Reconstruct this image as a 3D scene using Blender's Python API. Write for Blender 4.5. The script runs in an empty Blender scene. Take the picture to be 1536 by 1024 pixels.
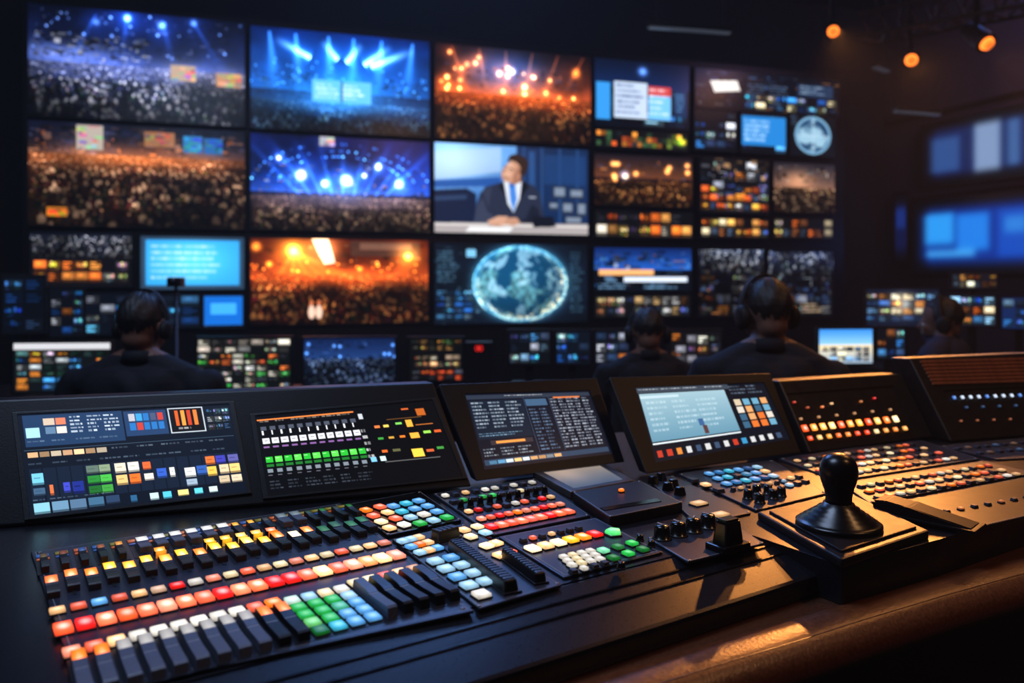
import bpy, bmesh, math, random
import numpy as np
from mathutils import Vector, Matrix
random.seed(7)
scene=bpy.context.scene
COL=scene.collection
try:
    scene.view_settings.view_transform='Standard'
except Exception as e: print(e)
V=Vector
EYE=V((0,0,1.32)); FPX=1200.0
WM={}
# ------------------------------------------------------------------ helpers
def lin(c):
    c=[x/255 for x in c]
    return tuple((x/12.92 if x<=.04045 else ((x+.055)/1.055)**2.4) for x in c)
def link(o): COL.objects.link(o)
def mk(name,mesh,M,parent=None,label=None,mats=None):
    o=bpy.data.objects.new(name,mesh); link(o)
    if not isinstance(M,Matrix): M=Matrix.Translation(M)
    WM[o.name]=M.copy()
    if parent is not None:
        o.parent=parent; o.matrix_basis=WM[parent.name].inverted()@M
    else: o.matrix_basis=M
    if label: o["label"]=label
    if mats and mesh is not None and len(mesh.materials)==0:
        for m in mats: mesh.materials.append(m)
    return o
def thing(name,label,cat,loc,group=None,mesh=None,mats=None):
    o=mk(name,mesh,loc,None,label,mats)
    o["category"]=cat
    if group: o["group"]=group
    if mesh is None: o.empty_display_size=.05
    return o
def structure(o): o["kind"]="structure"; return o
class Surf:
    """a physical plane: point, right axis, normal"""
    def __init__(s,p,r,n):
        s.p=V(p); s.r=V(r).normalized(); s.n=V(n).normalized(); s.u=s.n.cross(s.r)
    def at(s,x,y):
        d=V(((x-768)/FPX,1,(420-y)/FPX))
        return EYE+d*((s.p-EYE).dot(s.n)/d.dot(s.n))
    def frame(s,p,rot=0):
        M=Matrix((s.r,s.u,s.n)).transposed().to_4x4()
        return Matrix.Translation(p)@M@Matrix.Rotation(rot,4,'Z')
    def off(s,d): return Surf(s.p+s.n*d,s.r,s.n)
def rad(a): return math.radians(a)
def flat(z,a=33): return Surf((0,0,z),(math.cos(rad(a)),math.sin(rad(a)),0),(0,0,1))
def upright(p,a): return Surf(p,(math.cos(rad(a)),math.sin(rad(a)),0),(math.sin(rad(a)),-math.cos(rad(a)),0))
def slope(p,a,b):
    sb,cb=math.sin(rad(b)),math.cos(rad(b))
    return Surf(p,(math.cos(rad(a)),math.sin(rad(a)),0),(math.sin(rad(a))*sb,-math.cos(rad(a))*sb,cb))
# ------------------------------------------------------------------ materials
MC={}
def mat(name,col,rough=.5,metal=0,spec=.5,noise=.15,scale=40,bump=0):
    if name in MC: return MC[name]
    m=bpy.data.materials.new(name); m.use_nodes=True; nt=m.node_tree; N=nt.nodes; L=nt.links
    b=N['Principled BSDF']
    b.inputs['Metallic'].default_value=metal
    b.inputs['Specular IOR Level'].default_value=spec
    tc=N.new('ShaderNodeTexCoord'); nz=N.new('ShaderNodeTexNoise'); nz.inputs['Scale'].default_value=scale; nz.inputs['Detail'].default_value=5
    L.new(tc.outputs['Object'],nz.inputs['Vector'])
    cr=N.new('ShaderNodeValToRGB'); c=lin(col)
    cr.color_ramp.elements[0].position=.3; cr.color_ramp.elements[1].position=.7
    cr.color_ramp.elements[0].color=(*[x*(1-noise) for x in c],1); cr.color_ramp.elements[1].color=(*[min(1,x*(1+noise)) for x in c],1)
    L.new(nz.outputs['Fac'],cr.inputs['Fac']); L.new(cr.outputs['Color'],b.inputs['Base Color'])
    mr=N.new('ShaderNodeMapRange'); mr.inputs['To Min'].default_value=max(.02,rough-.08); mr.inputs['To Max'].default_value=min(1,rough+.08)
    L.new(nz.outputs['Fac'],mr.inputs['Value']); L.new(mr.outputs['Result'],b.inputs['Roughness'])
    if bump:
        bp=N.new('ShaderNodeBump'); bp.inputs['Strength'].default_value=bump; bp.inputs['Distance'].default_value=.002
        L.new(nz.outputs['Fac'],bp.inputs['Height']); L.new(bp.outputs['Normal'],b.inputs['Normal'])
    MC[name]=m; return m
def lit(col,s=1.6):
    """translucent illuminated key cap, hottest over its lamp in the centre"""
    k=('lit',tuple(col),s)
    if k in MC: return MC[k]
    m=bpy.data.materials.new('illuminated_cap'); m.use_nodes=True; nt=m.node_tree; N=nt.nodes; L=nt.links
    b=N['Principled BSDF']; c=lin(col)
    b.inputs['Base Color'].default_value=(*[x*.25 for x in c],1); b.inputs['Roughness'].default_value=.3
    tc=N.new('ShaderNodeTexCoord'); vm=N.new('ShaderNodeVectorMath'); vm.operation='DISTANCE'; vm.inputs[1].default_value=(.5,.5,.85)
    L.new(tc.outputs['Generated'],vm.inputs[0])
    mr=N.new('ShaderNodeMapRange'); mr.inputs['From Min'].default_value=.05; mr.inputs['From Max'].default_value=.75
    mr.inputs['To Min'].default_value=1.35; mr.inputs['To Max'].default_value=.28
    L.new(vm.outputs['Value'],mr.inputs['Value'])
    mx=N.new('ShaderNodeMath'); mx.operation='MULTIPLY'; mx.inputs[1].default_value=s
    L.new(mr.outputs['Result'],mx.inputs[0]); L.new(mx.outputs['Value'],b.inputs['Emission Strength'])
    cr=N.new('ShaderNodeValToRGB'); cr.color_ramp.elements[0].position=.06; cr.color_ramp.elements[1].position=.42
    cr.color_ramp.elements[0].color=(*[x*.65+.35*min(1,.15+max(c)*.7) for x in c],1); cr.color_ramp.elements[1].color=(*[x**1.12 for x in c],1)
    L.new(vm.outputs['Value'],cr.inputs['Fac']); L.new(cr.outputs['Color'],b.inputs['Emission Color'])
    MC[k]=m; return m
def screenmat(s):
    k=('scr',s)
    if k in MC: return MC[k]
    m=bpy.data.materials.new('screen_picture'); m.use_nodes=True; nt=m.node_tree; N=nt.nodes; L=nt.links
    b=N['Principled BSDF']; b.inputs['Base Color'].default_value=(.004,.004,.005,1); b.inputs['Roughness'].default_value=.25
    at=N.new('ShaderNodeAttribute'); at.attribute_name='pic'
    L.new(at.outputs['Color'],b.inputs['Emission Color']); b.inputs['Emission Strength'].default_value=s
    MC[k]=m; return m
BLK=mat('black_plastic',(13,14,18),.40,0,.45,bump=.1,scale=300)
HOUS=mat('display_housing',(10,10,13),.42,0,.28,bump=.1,scale=300)
BLKG=mat('glossy_black_plastic',(9,9,11),.20,0,.5)
KEYB=mat('key_skirt',(7,7,8),.5)
GREY=mat('dark_grey_cap',(84,90,108),.42,bump=.1,scale=200)
DGREY=mat('small_unlit_key',(56,60,74),.42)
DECK=mat('deck_metal',(18,20,27),.30,.2,.45,bump=.06,scale=400)
DECK2=mat('module_plate',(42,46,60),.36,.15,.45,bump=.05,scale=400)
DESKM=mat('desk_top_laminate',(78,44,27),.36,.05,.7,.3,bump=.3,scale=220)
RAIL=mat('desk_front_rail',(104,58,33),.34,.1,.7,.3,bump=.3,scale=200)
RUB=mat('rubber',(10,10,12),.6,0,.3)
SILV=mat('brushed_aluminium',(130,126,126),.32,.9,.5)
BRONZ=mat('bronze_panel',(27,22,20),.36,.2,.4)
SLAT=mat('reddish_slat',(150,82,50),.5,0,.4,.25,scale=60)
LEG=mat('legend_print',(150,156,168),.6)
WALLM=mat('dark_wall_paint',(12,14,22),.85,bump=.1)
WALLR=mat('side_wall_paint',(50,44,54),.8,bump=.1)
FLOORM=mat('dark_carpet',(16,17,22),.95,bump=.6,scale=600)
CEILM=mat('black_ceiling',(7,8,11),.9)
# ------------------------------------------------------------------ meshes
def finish(bm,name='mesh',smooth=False,mats=None):
    me=bpy.data.meshes.new(name); bmesh.ops.recalc_face_normals(bm,faces=bm.faces[:]); bm.to_mesh(me); bm.free()
    if smooth:
        for p in me.polygons: p.use_smooth=True
    if mats:
        for m in mats: me.materials.append(m)
    return me
def addbox(bm,w,d,h,bev=0,z0=0,cx=0,cy=0,mi=0,tx=1,ty=1,seg=2):
    vs=[]
    for z,a,b in ((z0,1,1),(z0+h,tx,ty)):
        for sx,sy in ((-1,-1),(1,-1),(1,1),(-1,1)):
            vs.append(bm.verts.new((cx+sx*w/2*a,cy+sy*d/2*b,z)))
    fs=[bm.faces.new([vs[i] for i in f]) for f in ((3,2,1,0),(4,5,6,7),(0,1,5,4),(1,2,6,5),(2,3,7,6),(3,0,4,7))]
    for f in fs: f.material_index=mi
    if bev>0:
        es=list({e for f in fs for e in f.edges if not (e in fs[0].edges)})
        r=bmesh.ops.bevel(bm,geom=es,offset=bev,segments=seg,profile=.6,affect='EDGES')
        for f in r['faces']: f.material_index=mi
MESH={}
def box(w,d,h,bev=.002,m=None,tx=1,ty=1,smooth=False):
    k=('box',round(w,4),round(d,4),round(h,4),bev,m.name if m else 0,tx,ty)
    if k not in MESH:
        bm=bmesh.new(); addbox(bm,w,d,h,bev,tx=tx,ty=ty); MESH[k]=finish(bm,'box',smooth,[m] if m else None)
    return MESH[k]
def keymesh(w,d,m,h=.007):
    k=('key',round(w,4),round(d,4),m.name,h)
    if k not in MESH:
        bm=bmesh.new(); addbox(bm,w*1.1,d*1.08,.0022,.0005,mi=1,seg=1)
        addbox(bm,w,d,h-.0018,.0007,z0=.0018,tx=.96,ty=.97,mi=0,seg=1)
        MESH[k]=finish(bm,'key',False,[m,KEYB])
    return MESH[k]
def lathe(prof,segs=32,mats=None,smooth=True):
    bm=bmesh.new(); rings=[]
    for r,z in prof:
        if r<1e-6: rings.append([bm.verts.new((0,0,z))])
        else: rings.append([bm.verts.new((r*math.cos(2*math.pi*i/segs),r*math.sin(2*math.pi*i/segs),z)) for i in range(segs)])
    for a,b in zip(rings,rings[1:]):
        for i in range(segs):
            j=(i+1)%segs
            if len(a)==1 and len(b)==1: continue
            if len(b)==1: bm.faces.new((a[i],a[j],b[0]))
            elif len(a)==1: bm.faces.new((a[0],b[j],b[i]))
            else: bm.faces.new((a[i],a[j],b[j],b[i]))
    if len(rings[0])>1: bm.faces.new(rings[0][::-1])
    if len(rings[-1])>1: bm.faces.new(rings[-1])
    me=finish(bm,'turned',False,mats)
    if smooth:
        for p in me.polygons: p.use_smooth=len(p.vertices)<=4
    return me
def roundmesh(r,m,h=.007,segs=20,knob=False):
    k=('rnd',round(r,4),m.name,h,knob,segs)
    if k not in MESH:
        if knob: prof=[(r*1.15,0),(r*1.15,.002),(r,.0025),(r*.9,h*.85),(r*.8,h),(0,h)]
        else: prof=[(r*1.2,0),(r*1.2,min(.0025,h*.4)),(r,min(.0026,h*.42)),(r,h*.7),(r*.85,h),(0,h*1.05)]
        me=lathe(prof,segs,[m,KEYB])
        for p in me.polygons:
            if p.center.z<.0027 and h>.003: p.material_index=1
        if knob:
            bm=bmesh.new(); bm.from_mesh(me); addbox(bm,r*.18,r*1.0,h*.08,0,z0=h,cy=r*.35,mi=2); me=finish(bm,'knob',False,[m,KEYB,LEG])
        MESH[k]=me
    return MESH[k]
def capmesh(w,l,h,m,litm=None,litfrac=.4):
    """fader cap: finger saddle profile, optional lit end"""
    k=('cap',round(w,4),round(l,4),round(h,4),m.name,litm.name if litm else 0,litfrac)
    if k in MESH: return MESH[k]
    bm=bmesh.new()
    pr=[(-l/2,0),(l/2,0),(l*.48,h*.85),(l*.45,h),(l*(.5-litfrac)+.0006,h*.94),(l*.03,h*.82),(l*.03,h*.78),(-l*.0,h*.78),(-l*.0,h*.82),(-l*.2,h*.86),(-l*.45,h),(-l*.48,h*.85)] if litfrac<.45 else [(-l/2,0),(l/2,0),(l*.47,h*.85),(l*.44,h),(l*.14,h*.84),(l*.03,h*.8),(l*.03,h*.76),(-l*.03,h*.76),(-l*.03,h*.8),(-l*.14,h*.84),(-l*.44,h),(-l*.48,h*.85)]
    A=[bm.verts.new((-w/2,y,z)) for y,z in pr]; B=[bm.verts.new((w/2,y,z)) for y,z in pr]
    bm.faces.new(A); bm.faces.new(B[::-1])
    for i in range(len(pr)):
        j=(i+1)%len(pr); f=bm.faces.new((A[i],B[i],B[j],A[j]))
        y=(pr[i][0]+pr[j][0])/2
        if litm and (pr[i][1]+pr[j][1])/2>h*.4 and y>l*(.5-litfrac)-.0001: f.material_index=1
        if i==6: f.material_index=2
    MESH[k]=finish(bm,'cap',False,[m,litm or m,LEG]); return MESH[k]
def solid(top,bot,mats=None,bev=0,name='solid'):
    o=sum((V(p) for p in bot),V())/len(bot)
    bm=bmesh.new(); T=[bm.verts.new(V(p)-o) for p in top]; B=[bm.verts.new(V(p)-o) for p in bot]
    bm.faces.new(T); bm.faces.new(B[::-1]); n=len(T)
    for i in range(n): bm.faces.new((T[i],B[i],B[(i+1)%n],T[(i+1)%n]))
    if bev: bmesh.ops.bevel(bm,geom=bm.edges[:],offset=bev,segments=2,profile=.6,affect='EDGES')
    return finish(bm,name,False,mats),o
def slab(pts,t,n=V((0,0,1)),mats=None,bev=.0015):
    return solid([V(p)+n*t for p in pts],pts,mats,bev)
def housing(Q,S,B,n,rec,mats,bev=.002):
    o=sum(Q,V())/4
    bm=bmesh.new(); q=[bm.verts.new(p-o) for p in Q]; s=[bm.verts.new(p-o) for p in S]; f=[bm.verts.new(p-n*rec-o) for p in S]; b=[bm.verts.new(p-o) for p in B]
    for i in range(4):
        j=(i+1)%4
        bm.faces.new((q[i],q[j],s[j],s[i])); bm.faces.new((s[i],s[j],f[j],f[i])); bm.faces.new((q[j],q[i],b[i],b[j]))
    bm.faces.new(f); bm.faces.new(b[::-1])
    if bev:
        es=[e for e in bm.edges if (e.verts[0] in q and e.verts[1] in q) or (e.verts[0] in b and e.verts[1] in b) or (e.verts[0] in q and e.verts[1] in b) or (e.verts[1] in q and e.verts[0] in b)]
        bmesh.ops.bevel(bm,geom=es,offset=bev,segments=3,profile=.6,affect='EDGES')
    return finish(bm,'housing',False,mats),o
# ------------------------------------------------------------------ pictures (colour computed per mesh point)
def snoise(w,h,cx,cy,seed):
    r=np.random.default_rng(seed).random((cy+2,cx+2)); x=np.linspace(0,cx,w); y=np.linspace(0,cy,h)
    xi=x.astype(int); yi=y.astype(int); fx=x-xi; fy=y-yi; fx=fx*fx*(3-2*fx); fy=fy*fy*(3-2*fy); fy=fy[:,None]
    a=r[yi][:,xi]; b=r[yi][:,xi+1]; c=r[yi+1][:,xi]; d=r[yi+1][:,xi+1]
    return (a*(1-fx)+b*fx)*(1-fy)+(c*(1-fx)+d*fx)*fy
def fbm(w,h,cx,cy,o,seed):
    n=np.zeros((h,w)); k=1; t=0
    for i in range(o): n+=k*snoise(w,h,cx*2**i,cy*2**i,seed+i); t+=k; k*=.55
    return n/t
class Cv:
    def __init__(s,w,h,c=(0,0,0)):
        s.w,s.h=w,h; s.a=np.zeros((h,w,3),np.float32)+np.array(c,np.float32)/255
        s.X,s.Y=np.meshgrid((np.arange(w)+.5)/w,(np.arange(h)+.5)/h); s.asp=w/h
    def rect(s,x0,y0,x1,y1,c,al=1.0):
        i0,i1=int(round(x0*s.w)),int(round(x1*s.w)); j0,j1=int(round(y0*s.h)),int(round(y1*s.h))
        i1=max(i1,i0+1); j1=max(j1,j0+1); i0=max(i0,0); j0=max(j0,0)
        s.a[j0:j1,i0:i1]=s.a[j0:j1,i0:i1]*(1-al)+np.array(c,np.float32)/255*al
    def grad(s,y0,y1,c0,c1,x0=0,x1=1):
        m=((s.Y>=y0)&(s.Y<=y1)&(s.X>=x0)&(s.X<=x1)); t=np.clip((s.Y-y0)/(y1-y0),0,1)[...,None]
        g=np.array(c0)/255*(1-t)+np.array(c1)/255*t; s.a[m]=g[m]
    def glow(s,cx,cy,r,c,k=1.0,ry=None):
        ry=ry or r; d=((s.X-cx)*s.asp/r)**2+((s.Y-cy)/ry)**2
        s.a+=(np.exp(-d)*k)[...,None].astype(np.float32)*np.array(c,np.float32)/255
    def beam(s,x0,y0,x1,y1,w0,w1,c,k):
        dx,dy=(x1-x0)*s.asp,y1-y0; L=math.hypot(dx,dy); px=(s.X-x0)*s.asp; py=s.Y-y0
        t=(px*dx+py*dy)/L/L; q=np.abs(px*dy-py*dx)/L; w=w0+(w1-w0)*np.clip(t,0,1)
        s.a+=(np.exp(-(q/w)**2)*np.clip(1-t,0,1)*(t>0)*k)[...,None].astype(np.float32)*np.array(c,np.float32)/255
    def ell(s,cx,cy,rx,ry,c,al=1.0):
        s.poly([(cx+rx*math.cos(i*.2618),cy+ry*math.sin(i*.2618)) for i in range(24)],c,al)
    tf=None
    def poly(s,pts,c,al=1.0):
        if s.tf:
            a,ox,oy,tx,ty=s.tf; ca,sa=math.cos(a),math.sin(a)
            pts=[(ox+tx+((x-ox)*s.asp*ca-(y-oy)*sa)/s.asp,oy+ty+((x-ox)*s.asp*sa+(y-oy)*ca)) for x,y in pts]
        i0=max(0,int(min(p[0] for p in pts)*s.w)-1); i1=min(s.w,int(max(p[0] for p in pts)*s.w)+2)
        j0=max(0,int(min(p[1] for p in pts)*s.h)-1); j1=min(s.h,int(max(p[1] for p in pts)*s.h)+2)
        if i1<=i0 or j1<=j0: return
        X=s.X[j0:j1,i0:i1]; Y=s.Y[j0:j1,i0:i1]; ins=np.zeros(X.shape,bool); n=len(pts)
        for i in range(n):
            x1,y1=pts[i]; x2,y2=pts[(i+1)%n]
            if y1==y2: continue
            ins^=((y1>Y)!=(y2>Y))&(X<(x2-x1)*(Y-y1)/(y2-y1)+x1)
        sub=s.a[j0:j1,i0:i1]; sub[ins]=sub[ins]*(1-al)+np.array(c,np.float32)/255*al
    def blur(s,n=1,y0=-1,y1=2):
        for _ in range(n):
            p=np.pad(s.a,((1,1),(1,1),(0,0)),'edge'); b=(p[1:-1,1:-1]*2+p[:-2,1:-1]+p[2:,1:-1]+p[1:-1,:-2]+p[1:-1,2:])/6
            m=((s.Y>=y0)&(s.Y<=y1))[...,None]; s.a=np.where(m,b,s.a)
    def punch(s,g=1.25,k=1.1): s.a=np.clip(s.a,0,3)**g*k
    def clutter(s,x0,y0,x1,y1,n,pal,sm=.01,sx=.05,seed=1,al=.7):
        R=random.Random(seed)
        for _ in range(n):
            w=R.uniform(sm,sx)*R.random(); h=R.uniform(sm,sx)*.9*R.random(); x=R.uniform(x0,x1-w); y=R.uniform(y0,y1-h); k=R.random()**1.6
            s.rect(x,y,x+w,y+h,[v*k for v in R.choice(pal)],al)
    def crowd(s,y0,y1,lo,hi,s0=.012,g=1.08,seed=1,smax=.06,pk=2.6,haze=None):
        """rows of heads and shoulders growing toward the viewer, lit in pools"""
        R=random.Random(seed); y=y0; z=s0
        s.rect(0,y0,1,y1,[v*.35 for v in lo])
        while y<y1:
            x=R.random()*z
            while x<1:
                t=R.random()**pk; k=.4+R.random()*.7
                c=[(lo[i]*(1-t)+hi[i]*t)*k for i in range(3)]
                w=z/s.asp
                if R.random()<.8:
                    yy=y+R.uniform(-.3,.3)*z
                    if z<.024: s.rect(x,yy,x+w*R.uniform(.4,.8),yy+z*.6,c)
                    else:
                        b=[v*R.uniform(.12,.42) for v in c] if R.random()<.8 else [v*.7 for v in hi]
                        cx=x+w*.42
                        if z>.04:
                            s.poly([(cx-w*.5,yy+z*1.7),(cx-w*.45,yy+z*.8),(cx-w*.2,yy+z*.6),(cx+w*.2,yy+z*.6),(cx+w*.45,yy+z*.8),(cx+w*.5,yy+z*1.7)],b,.95)
                            s.ell(cx,yy+z*.3,w*.2,z*.34,c); s.ell(cx,yy+z*.15,w*.2,z*.2,[v*.3 for v in c],.85)
                        else:
                            s.rect(cx-w*.45,yy+z*.6,cx+w*.45,yy+z*1.5,b,.95); s.rect(cx-w*.18,yy,cx+w*.2,yy+z*.6,c)
                x+=w*R.uniform(.75,1.3)
            y+=z*.62; z=min(z*g,smax)
        m=(s.Y>=y0); row=(s.Y-y0)/max(.05,(y1-y0))
        k=np.clip(.35+1.6*(fbm(s.w,s.h,5,5,3,seed+40)-.22),.3,1.6)
        u=(s.X-.5)/(.35+np.clip(s.Y-y0,0,1)*1.4)*4+.3; f=u-np.round(u); k=k*(1-.5*np.exp(-(f/.04)**2))
        for yy in (.14,.34): k*=1-.4*np.exp(-((row-yy)/(.014+.02*yy))**2)
        k*=1.35-.75*np.clip(row,0,1)
        s.a[m]*=k[m][:,None].astype(np.float32)
        if s.w>200: s.blur(1,y0,2)
        if haze: s.glow(.5,y0+.02,1.0,haze,.6,.12)
    def mosaic(s,x0,y0,x1,y1,nx,ny,pal,p=.8,seed=1,gap=.14,lines=True):
        R=random.Random(seed); dx=(x1-x0)/nx; dy=(y1-y0)/ny
        for j in range(ny):
            for i in range(nx):
                if R.random()>p: continue
                c=R.choice(pal); a=x0+i*dx; b=y0+j*dy; k=R.uniform(.5,1.25); c=[min(255,v*k) for v in c]
                xa,xb,ya,yb=a+dx*gap/2,a+dx*(1-gap/2),b+dy*gap/2,b+dy*(1-gap/2)
                if not lines: s.rect(xa,ya,xb,yb,c); continue
                ty=R.random()
                if ty<.3:
                    s.rect(xa,ya,xb,yb,[v*.3 for v in c])
                    for q in range(3): s.rect(xa+(xb-xa)*.08,ya+(yb-ya)*(.15+.28*q),xa+(xb-xa)*R.uniform(.3,.95),ya+(yb-ya)*(.27+.28*q),c)
                elif ty<.78:
                    s.rect(xa,ya,xb,yb,[v*.25 for v in c]); s.rect(xa,ya+(yb-ya)*.15,xb,ya+(yb-ya)*.55,[v*.5 for v in c])
                    for q in range(4):
                        u=R.uniform(0,.8); s.rect(xa+(xb-xa)*u,ya+(yb-ya)*R.uniform(.1,.45),xa+(xb-xa)*(u+.15),ya+(yb-ya)*.55,[min(255,z*R.uniform(.9,1.7)) for z in c])
                    for q in range(6):
                        u=R.uniform(0,.85); v=R.uniform(.6,.85); s.rect(xa+(xb-xa)*u,ya+(yb-ya)*v,xa+(xb-xa)*(u+.1),ya+(yb-ya)*(v+.12),[z*R.uniform(.3,.8) for z in c])
                else:
                    s.rect(xa,ya,xb,yb,c); s.rect(xa,yb-(yb-ya)*.3,xb,yb,[v*.4 for v in c]); s.rect(xa+(xb-xa)*.2,ya+(yb-ya)*.15,xa+(xb-xa)*.6,ya+(yb-ya)*.4,[min(255,v*1.3) for v in c])
    def text(s,x0,y0,x1,y1,rows,c,seed=1,al=.8,cols=1):
        R=random.Random(seed); dy=(y1-y0)/rows; dc=(x1-x0)/cols
        for j in range(rows):
            for q in range(cols):
                x=x0+q*dc; end=x+dc*R.uniform(.5,.92)
                while x<end:
                    w=R.uniform(.008,.03); s.rect(x,y0+j*dy,min(x+w,end),y0+j*dy+dy*.45,c,al*R.uniform(.5,1)); x+=w+.006
    def shade(s,k,cx,cy,seed): s.a*=(1-k+2*k*fbm(s.w,s.h,cx,cy,3,seed))[...,None].astype(np.float32)
def screenmesh(cv,Q,strength=1.2,origin=None):
    TL,TR,BR,BL=[np.array(q) for q in Q]; w,h=cv.w,cv.h
    o=np.array(origin) if origin is not None else (TL+TR+BR+BL)/4
    U=np.linspace(0,1,w)[None,:,None]; W=np.linspace(0,1,h)[:,None,None]
    P=((TL*(1-U)+TR*U)*(1-W)+(BL*(1-U)+BR*U)*W-o).reshape(-1,3).astype(np.float32)
    me=bpy.data.meshes.new('screen'); me.vertices.add(w*h); me.vertices.foreach_set('co',P.ravel())
    idx=np.arange(w*h).reshape(h,w); F=np.stack([idx[:-1,:-1],idx[1:,:-1],idx[1:,1:],idx[:-1,1:]],-1).reshape(-1,4)
    me.loops.add(F.size); me.loops.foreach_set('vertex_index',F.ravel().astype(np.int32))
    me.polygons.add(len(F)); me.polygons.foreach_set('loop_start',np.arange(0,F.size,4,dtype=np.int32))
    me.update(calc_edges=True)
    a=np.clip(cv.a,0,1.6); l=np.where(a<=.04045,a/12.92,((a+.055)/1.055)**2.4)
    rgba=np.ones((w*h,4),np.float32); rgba[:,:3]=l.reshape(-1,3)
    at=me.color_attributes.new('pic','FLOAT_COLOR','POINT'); at.data.foreach_set('color',rgba.ravel())
    me.materials.append(screenmat(strength)); return me,V(o)
# ---- picture library
BL=[(60,140,220),(90,170,240),(30,80,150),(150,200,240),(40,60,90)]
WM_=[(240,170,90),(220,110,40),(240,220,180),(150,90,50),(90,110,140)]
MX=BL+WM_+[(220,225,235),(60,70,85)]
GM=[(90,110,150),(150,155,170),(50,65,100),(200,205,215),(220,130,50)]
BW,BH=270,140
ru=random.uniform
def card(c,x0,y0,x1,y1,col,k=.5):
    cx,cy=(x0+x1)/2,(y0+y1)/2; c.glow(cx,cy,(x1-x0)*c.asp*.7,col,k*.5,(y1-y0)*.8)
    c.rect(x0,y0,x1,y1,[v*.7 for v in col]); R=random.Random(int(x0*999))
    for q in range(18):
        u=R.uniform(x0,x1-.02); v=R.uniform(y0,y1-.02); c.rect(u,v,min(x1,u+R.uniform(.01,.05)),min(y1,v+R.uniform(.01,.04)),[min(255,z*R.uniform(.3,1.1)) for z in col],.6)
def pic_crowd_white():
    c=Cv(BW,BH,(5,8,16)); c.grad(0,.5,(5,12,40),(30,46,90)); c.shade(.6,6,4,3)
    c.clutter(0,.02,1,.5,260,[(60,90,180),(120,130,180),(30,44,100)],.005,.06,4,.5)
    for x in (.3,.44,.6,.75): c.beam(x,.05,x+(x-.5)*.6,.5,.008,.05,(60,110,210),.45)
    for x,y,k in ((.44,.06,1.5),(.6,.1,1),(.3,.12,.6),(.75,.05,.7)): c.glow(x,y,.03,(150,195,255),k); c.glow(x,y,.14,(40,90,200),k*.5)
    for i in range(40): c.glow(random.random(),ru(.02,.4),ru(.006,.014),(150,190,255),ru(.3,1.2))
    c.glow(.15,.42,.45,(110,120,160),.6,.10)
    c.clutter(.02,.24,.55,.5,240,[(180,185,200),(220,220,225),(90,100,130)],.005,.05,6,.7)
    c.crowd(.50,1.02,(50,62,106),(230,230,245),.011,1.065,2,.048,2.0,(90,100,150))
    card(c,.64,.46,.76,.60,(250,222,195),.6); card(c,.86,.50,.98,.63,(255,195,145),.6); c.punch(); return c
def pic_beams():
    c=Cv(BW,BH,(6,16,40)); c.grad(0,.6,(4,26,78),(20,80,150)); c.grad(.6,1,(14,36,70),(6,14,28)); c.shade(.45,5,4,8)
    for x,dx in ((.1,-.12),(.24,-.09),(.42,-.04),(.56,.03),(.72,.10),(.9,.14)):
        c.beam(x,.04,x+dx*-.3,.66,.012,.08,(90,160,235),.8)
    for x0,y0,x1,y1 in ((.12,.10,.32,.27),(.38,.08,.47,.27),(.61,.08,.52,.29),(.92,.10,.66,.31),(.78,.08,.62,.3)):
        c.beam(x1,y1,x0,y0,.026,.04,(190,225,255),1.2); c.beam(x1,y1,x0,y0,.07,.12,(50,120,210),.6)
    c.glow(.5,.3,.9,(20,80,160),.5,.3)
    for i in range(50): c.glow(random.random(),ru(.3,.6),.008,(120,190,255),.8)
    c.clutter(.02,.42,.98,.72,300,[(50,110,180),(90,160,220),(20,50,90)],.005,.05,3,.5)
    c.crowd(.7,1.02,(24,56,108),(150,200,240),.010,1.065,5,.036,2.1,(40,110,180))
    c.glow(.5,.59,.40,(50,140,200),.55,.18); c.rect(.33,.48,.66,.70,(105,188,232)); c.text(.35,.52,.64,.68,4,(225,248,255),3,.9,2); c.rect(.49,.48,.50,.7,(40,90,140)); c.punch(1.15,1.05); return c
def pic_warm():
    c=Cv(BW,BH,(12,9,12)); c.grad(0,.5,(30,16,16),(96,48,30)); c.shade(.6,6,5,5)
    c.glow(.45,.25,.5,(40,90,170),.9,.22); c.clutter(.05,.2,.95,.5,260,[(90,130,200),(240,140,80),(60,60,80)],.005,.05,8,.5)
    for k in range(6): c.beam(.1+.17*k,.02,.2+.12*k,.5,.004,.045,(230,120,55),.5)
    for i in range(26):
        x,y,r=random.random(),ru(.06,.5),ru(.012,.026); c.glow(x,y,r,(255,185,110),ru(.8,1.8)); c.glow(x,y,r*4,(210,95,30),.3)
    c.glow(.48,.24,.03,(255,255,255),1.2); c.glow(.9,.2,.05,(255,150,60),1)
    c.crowd(.5,1.02,(116,50,20),(255,175,105),.011,1.07,8,.050,1.8,(210,95,40)); c.punch(); return c
def pic_crowd_tan():
    c=Cv(BW,BH,(9,10,17)); c.grad(0,.3,(14,18,38),(36,32,40)); c.shade(.5,6,4,5); c.clutter(0,.02,1,.3,300,[(80,86,124),(160,120,100),(40,50,90),(240,140,80)],.006,.08,11,.6)
    c.crowd(.30,1.02,(104,58,34),(250,205,170),.013,1.07,12,.080,1.9,(200,115,60))
    card(c,.21,.02,.33,.26,(240,228,215),.3); card(c,.52,.06,.66,.2,(215,155,110),.3); card(c,.70,.08,.79,.24,(80,170,235),.3); card(c,.80,.09,.89,.25,(70,150,225),.3); card(c,.08,.82,.17,.91,(250,165,60),.2); c.punch(); return c
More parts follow.
